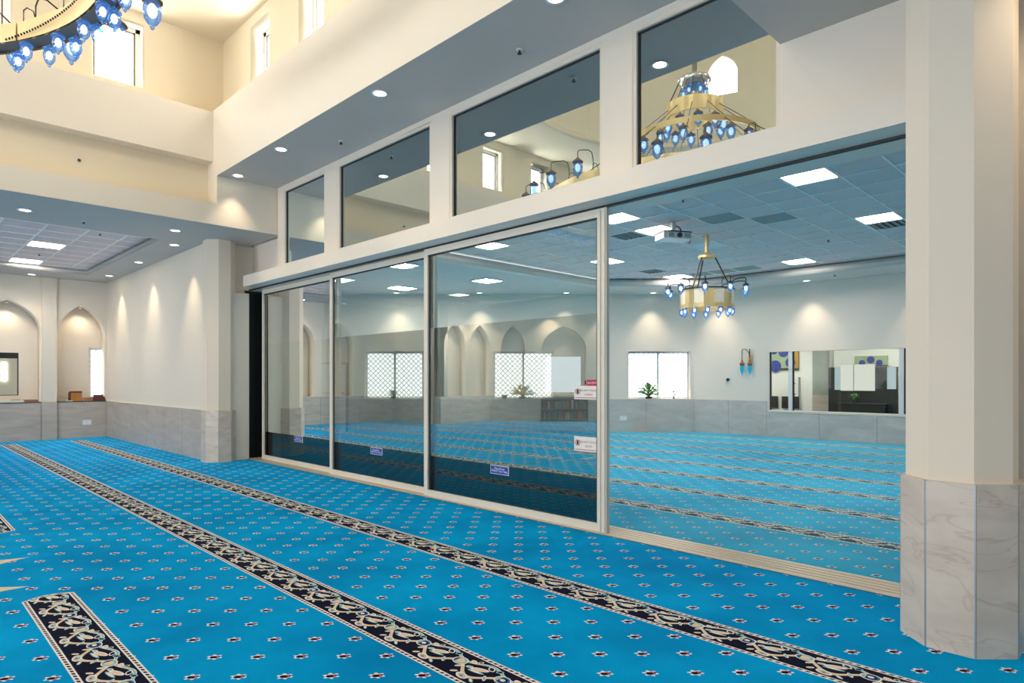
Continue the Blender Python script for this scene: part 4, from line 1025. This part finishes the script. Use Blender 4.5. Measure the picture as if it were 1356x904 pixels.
panel_art(1016, 1052, 458, 490, XL, 'green artwork with blue discs imitating one mirrored in the left pane of the wide window', [(.45, .80, .16), (-.25, .72, .2), (.35, .16, .24), (-.75, .3, .2)])
panel_art(1050, 1058, 458, 490, 18.59, 'narrow gold artwork beside the door of the stand-in reflection room', [], 'art_gold')
# chairs mirrored in the wide window, modelled in the added room
def chair(loc, label):
    t = thing('reflected_chair', label, 'chair', loc)
    part('seat', MB().box(-.22, .22, -.24, .24, .40, .46), 'chair_black', t, (0, 0, 0))
    part('backrest', MB().box(.19, .23, -.24, .24, .56, .90), 'chair_black', t, (0, 0, 0))
    part('back_frame', MB().box(.20, .22, -.2, -.17, .44, .6).box(.20, .22, .17, .2, .44, .6), 'chrome', t, (0, 0, 0))
    for sx in (-.2, .2):
        for sy in (-.22, .22): part('leg', MB().box(sx-.012, sx+.012, sy-.012, sy+.012, 0, .40), 'chrome', t, (0, 0, 0))
chair((18.3, lob(1026, 18.3)+.24, 0), 'black chair imitating one mirrored at the left end of the wide window')
chair((18.3, lob(1038, 18.3)-.10, 0), 'black chair, right one of the pair imitating those mirrored in the window')
dd = struct('door_4', MB().box(18.555, 18.60, lob(1058.5, 18.55), lob(1051, 18.55), 0, 1.45), 'metal_white', 'white door of the stand-in reflection room')
part('door_edge', MB().box(18.54, 18.56, lob(1058.5, 18.55), lob(1057, 18.55), 0, 1.45), 'tile_grey', dd)
for zz in (1.25, .95, .6): part('door_hinge', MB().box(18.54, 18.555, lob(1053, 18.55)-.01, lob(1053, 18.55)+.03, zz, zz+.03), 'plastic_black', dd)
# green side wall and dark partition imitating the mirrored sliding doors and windows
XP = 17.4
sw_ = struct('wall_reflection_side', MB().box(XP+.3, XP+.4, lob(1097, XP), lob(1070, XP), 0, 3.0), 'reflection_green', 'grey-green wall of the stand-in reflection room')
part('stone_slab', MB().box(XP+.29, XP+.3, lob(1093, XP), lob(1070, XP), 0, lobz(1080, 523, XP)), 'stone_grey', sw_)
part('edge_post', MB().box(XP+.25, XP+.3, lob(1097, XP), lob(1093.5, XP), 0, 3.0), 'tile_grey', sw_)
ya, yb = lob(1189, XP), lob(1097, XP); zt = lobz(1140, 486, XP)
pt = thing('partition', 'dark partition with bright panes imitating the mirrored door film and lattice window', 'partition', (XP, (ya+yb)/2, 0))
part('dark_panel', MB().box(XP, XP+.04, ya, yb, 0, zt), 'reflection_dark', pt)
def pw(px0, px1, py0, py1, mt, nm, dx=.02): pane(nm, [(XP-dx, lob(px1, XP), lobz(px0, py1, XP)), (XP-dx, lob(px0, XP), lobz(px0, py1, XP)), (XP-dx, lob(px0, XP), lobz(px0, py0, XP)), (XP-dx, lob(px1, XP), lobz(px0, py0, XP))], mt, pt)
pw(1105.5, 1114, 486, 516, 'reflection_side_pane', 'side_pane', .015); pw(1113.5, 1130.5, 483, 517, 'reflection_pane', 'window_pane'); pw(1131.5, 1159, 482.5, 517, 'reflection_pane', 'window_pane'); pw(1175, 1187, 486, 515, 'reflection_side_pane', 'side_pane')
part('window_post', MB().box(XP-.05, XP, lob(1131.5, XP), lob(1130.5, XP), lobz(1131, 517, XP), lobz(1131, 482.5, XP)), 'tile_grey', pt)
part('counter_front', MB().box(XP-.05, XP, lob(1180, XP), lob(1110, XP), .45, .78), 'book_black', pt)
part('baseboard', MB().box(XP-.06, XP, ya, yb, 0, .22), 'navy_floor', pt)
panel_art(1132, 1176, 471.5, 484.5, 18.59, 'wide green artwork with blue discs in the stand-in reflection, above the dark partition', [(0, .6, .35), (.52, .3, .3), (-.52, .3, .3)])
p_ = (XP-.16, lob(1131, XP-.16), .80)
cbn = thing('counter', 'dark counter of the stand-in reflection room, before the partition', 'counter', (XP-.16, (lob(1180, XP)+lob(1110, XP))/2, 0)); part('top', MB().box(XP-.26, XP-.055, lob(1178, XP), lob(1112, XP), .78, .80), 'book_black', cbn); part('body', MB().box(XP-.24, XP-.065, lob(1176, XP), lob(1114, XP), 0, .78), 'reflection_dark', cbn)
plant(p_, 'dark potted plant on the counter of the stand-in reflection room', .20, .15, 30, 'leaf_green', (.06, .05, .09))
# glazed exit door far behind the first door leaf
q0, q1 = du(462), du(408)
ed = bpy.data.objects.new('door_5', None); C.objects.link(ed); ed['kind'] = 'structure'; ed['label'] = 'grey exit door far behind the first door leaf'; ed.location = D0+U*(q0+q1)/2
def dbar(u0, u1, z0, z1, d0, d1): 
    pts = [D0+U*u0-N*d1, D0+U*u1-N*d1, D0+U*u1-N*d0, D0+U*u0-N*d0]; return [(v_.x, v_.y) for v_ in pts], z0, z1
part('leaf', MB().prism(*dbar(q0+.06, q1-.06, 0, 1.78, .024, .05)), 'tile_light', ed)
part('frame', MB().prism(*dbar(q0, q0+.06, 0, 1.84, .02, .09)).prism(*dbar(q1-.06, q1, 0, 1.84, .02, .09)).prism(*dbar(q0+.06, q1-.06, 1.78, 1.84, .02, .09)), 'book_green', ed)
part('push_bar', MB().prism(*dbar(q0+.1, q1-.1, 1.0, 1.05, .06, .09)), 'ledge_dark', ed)
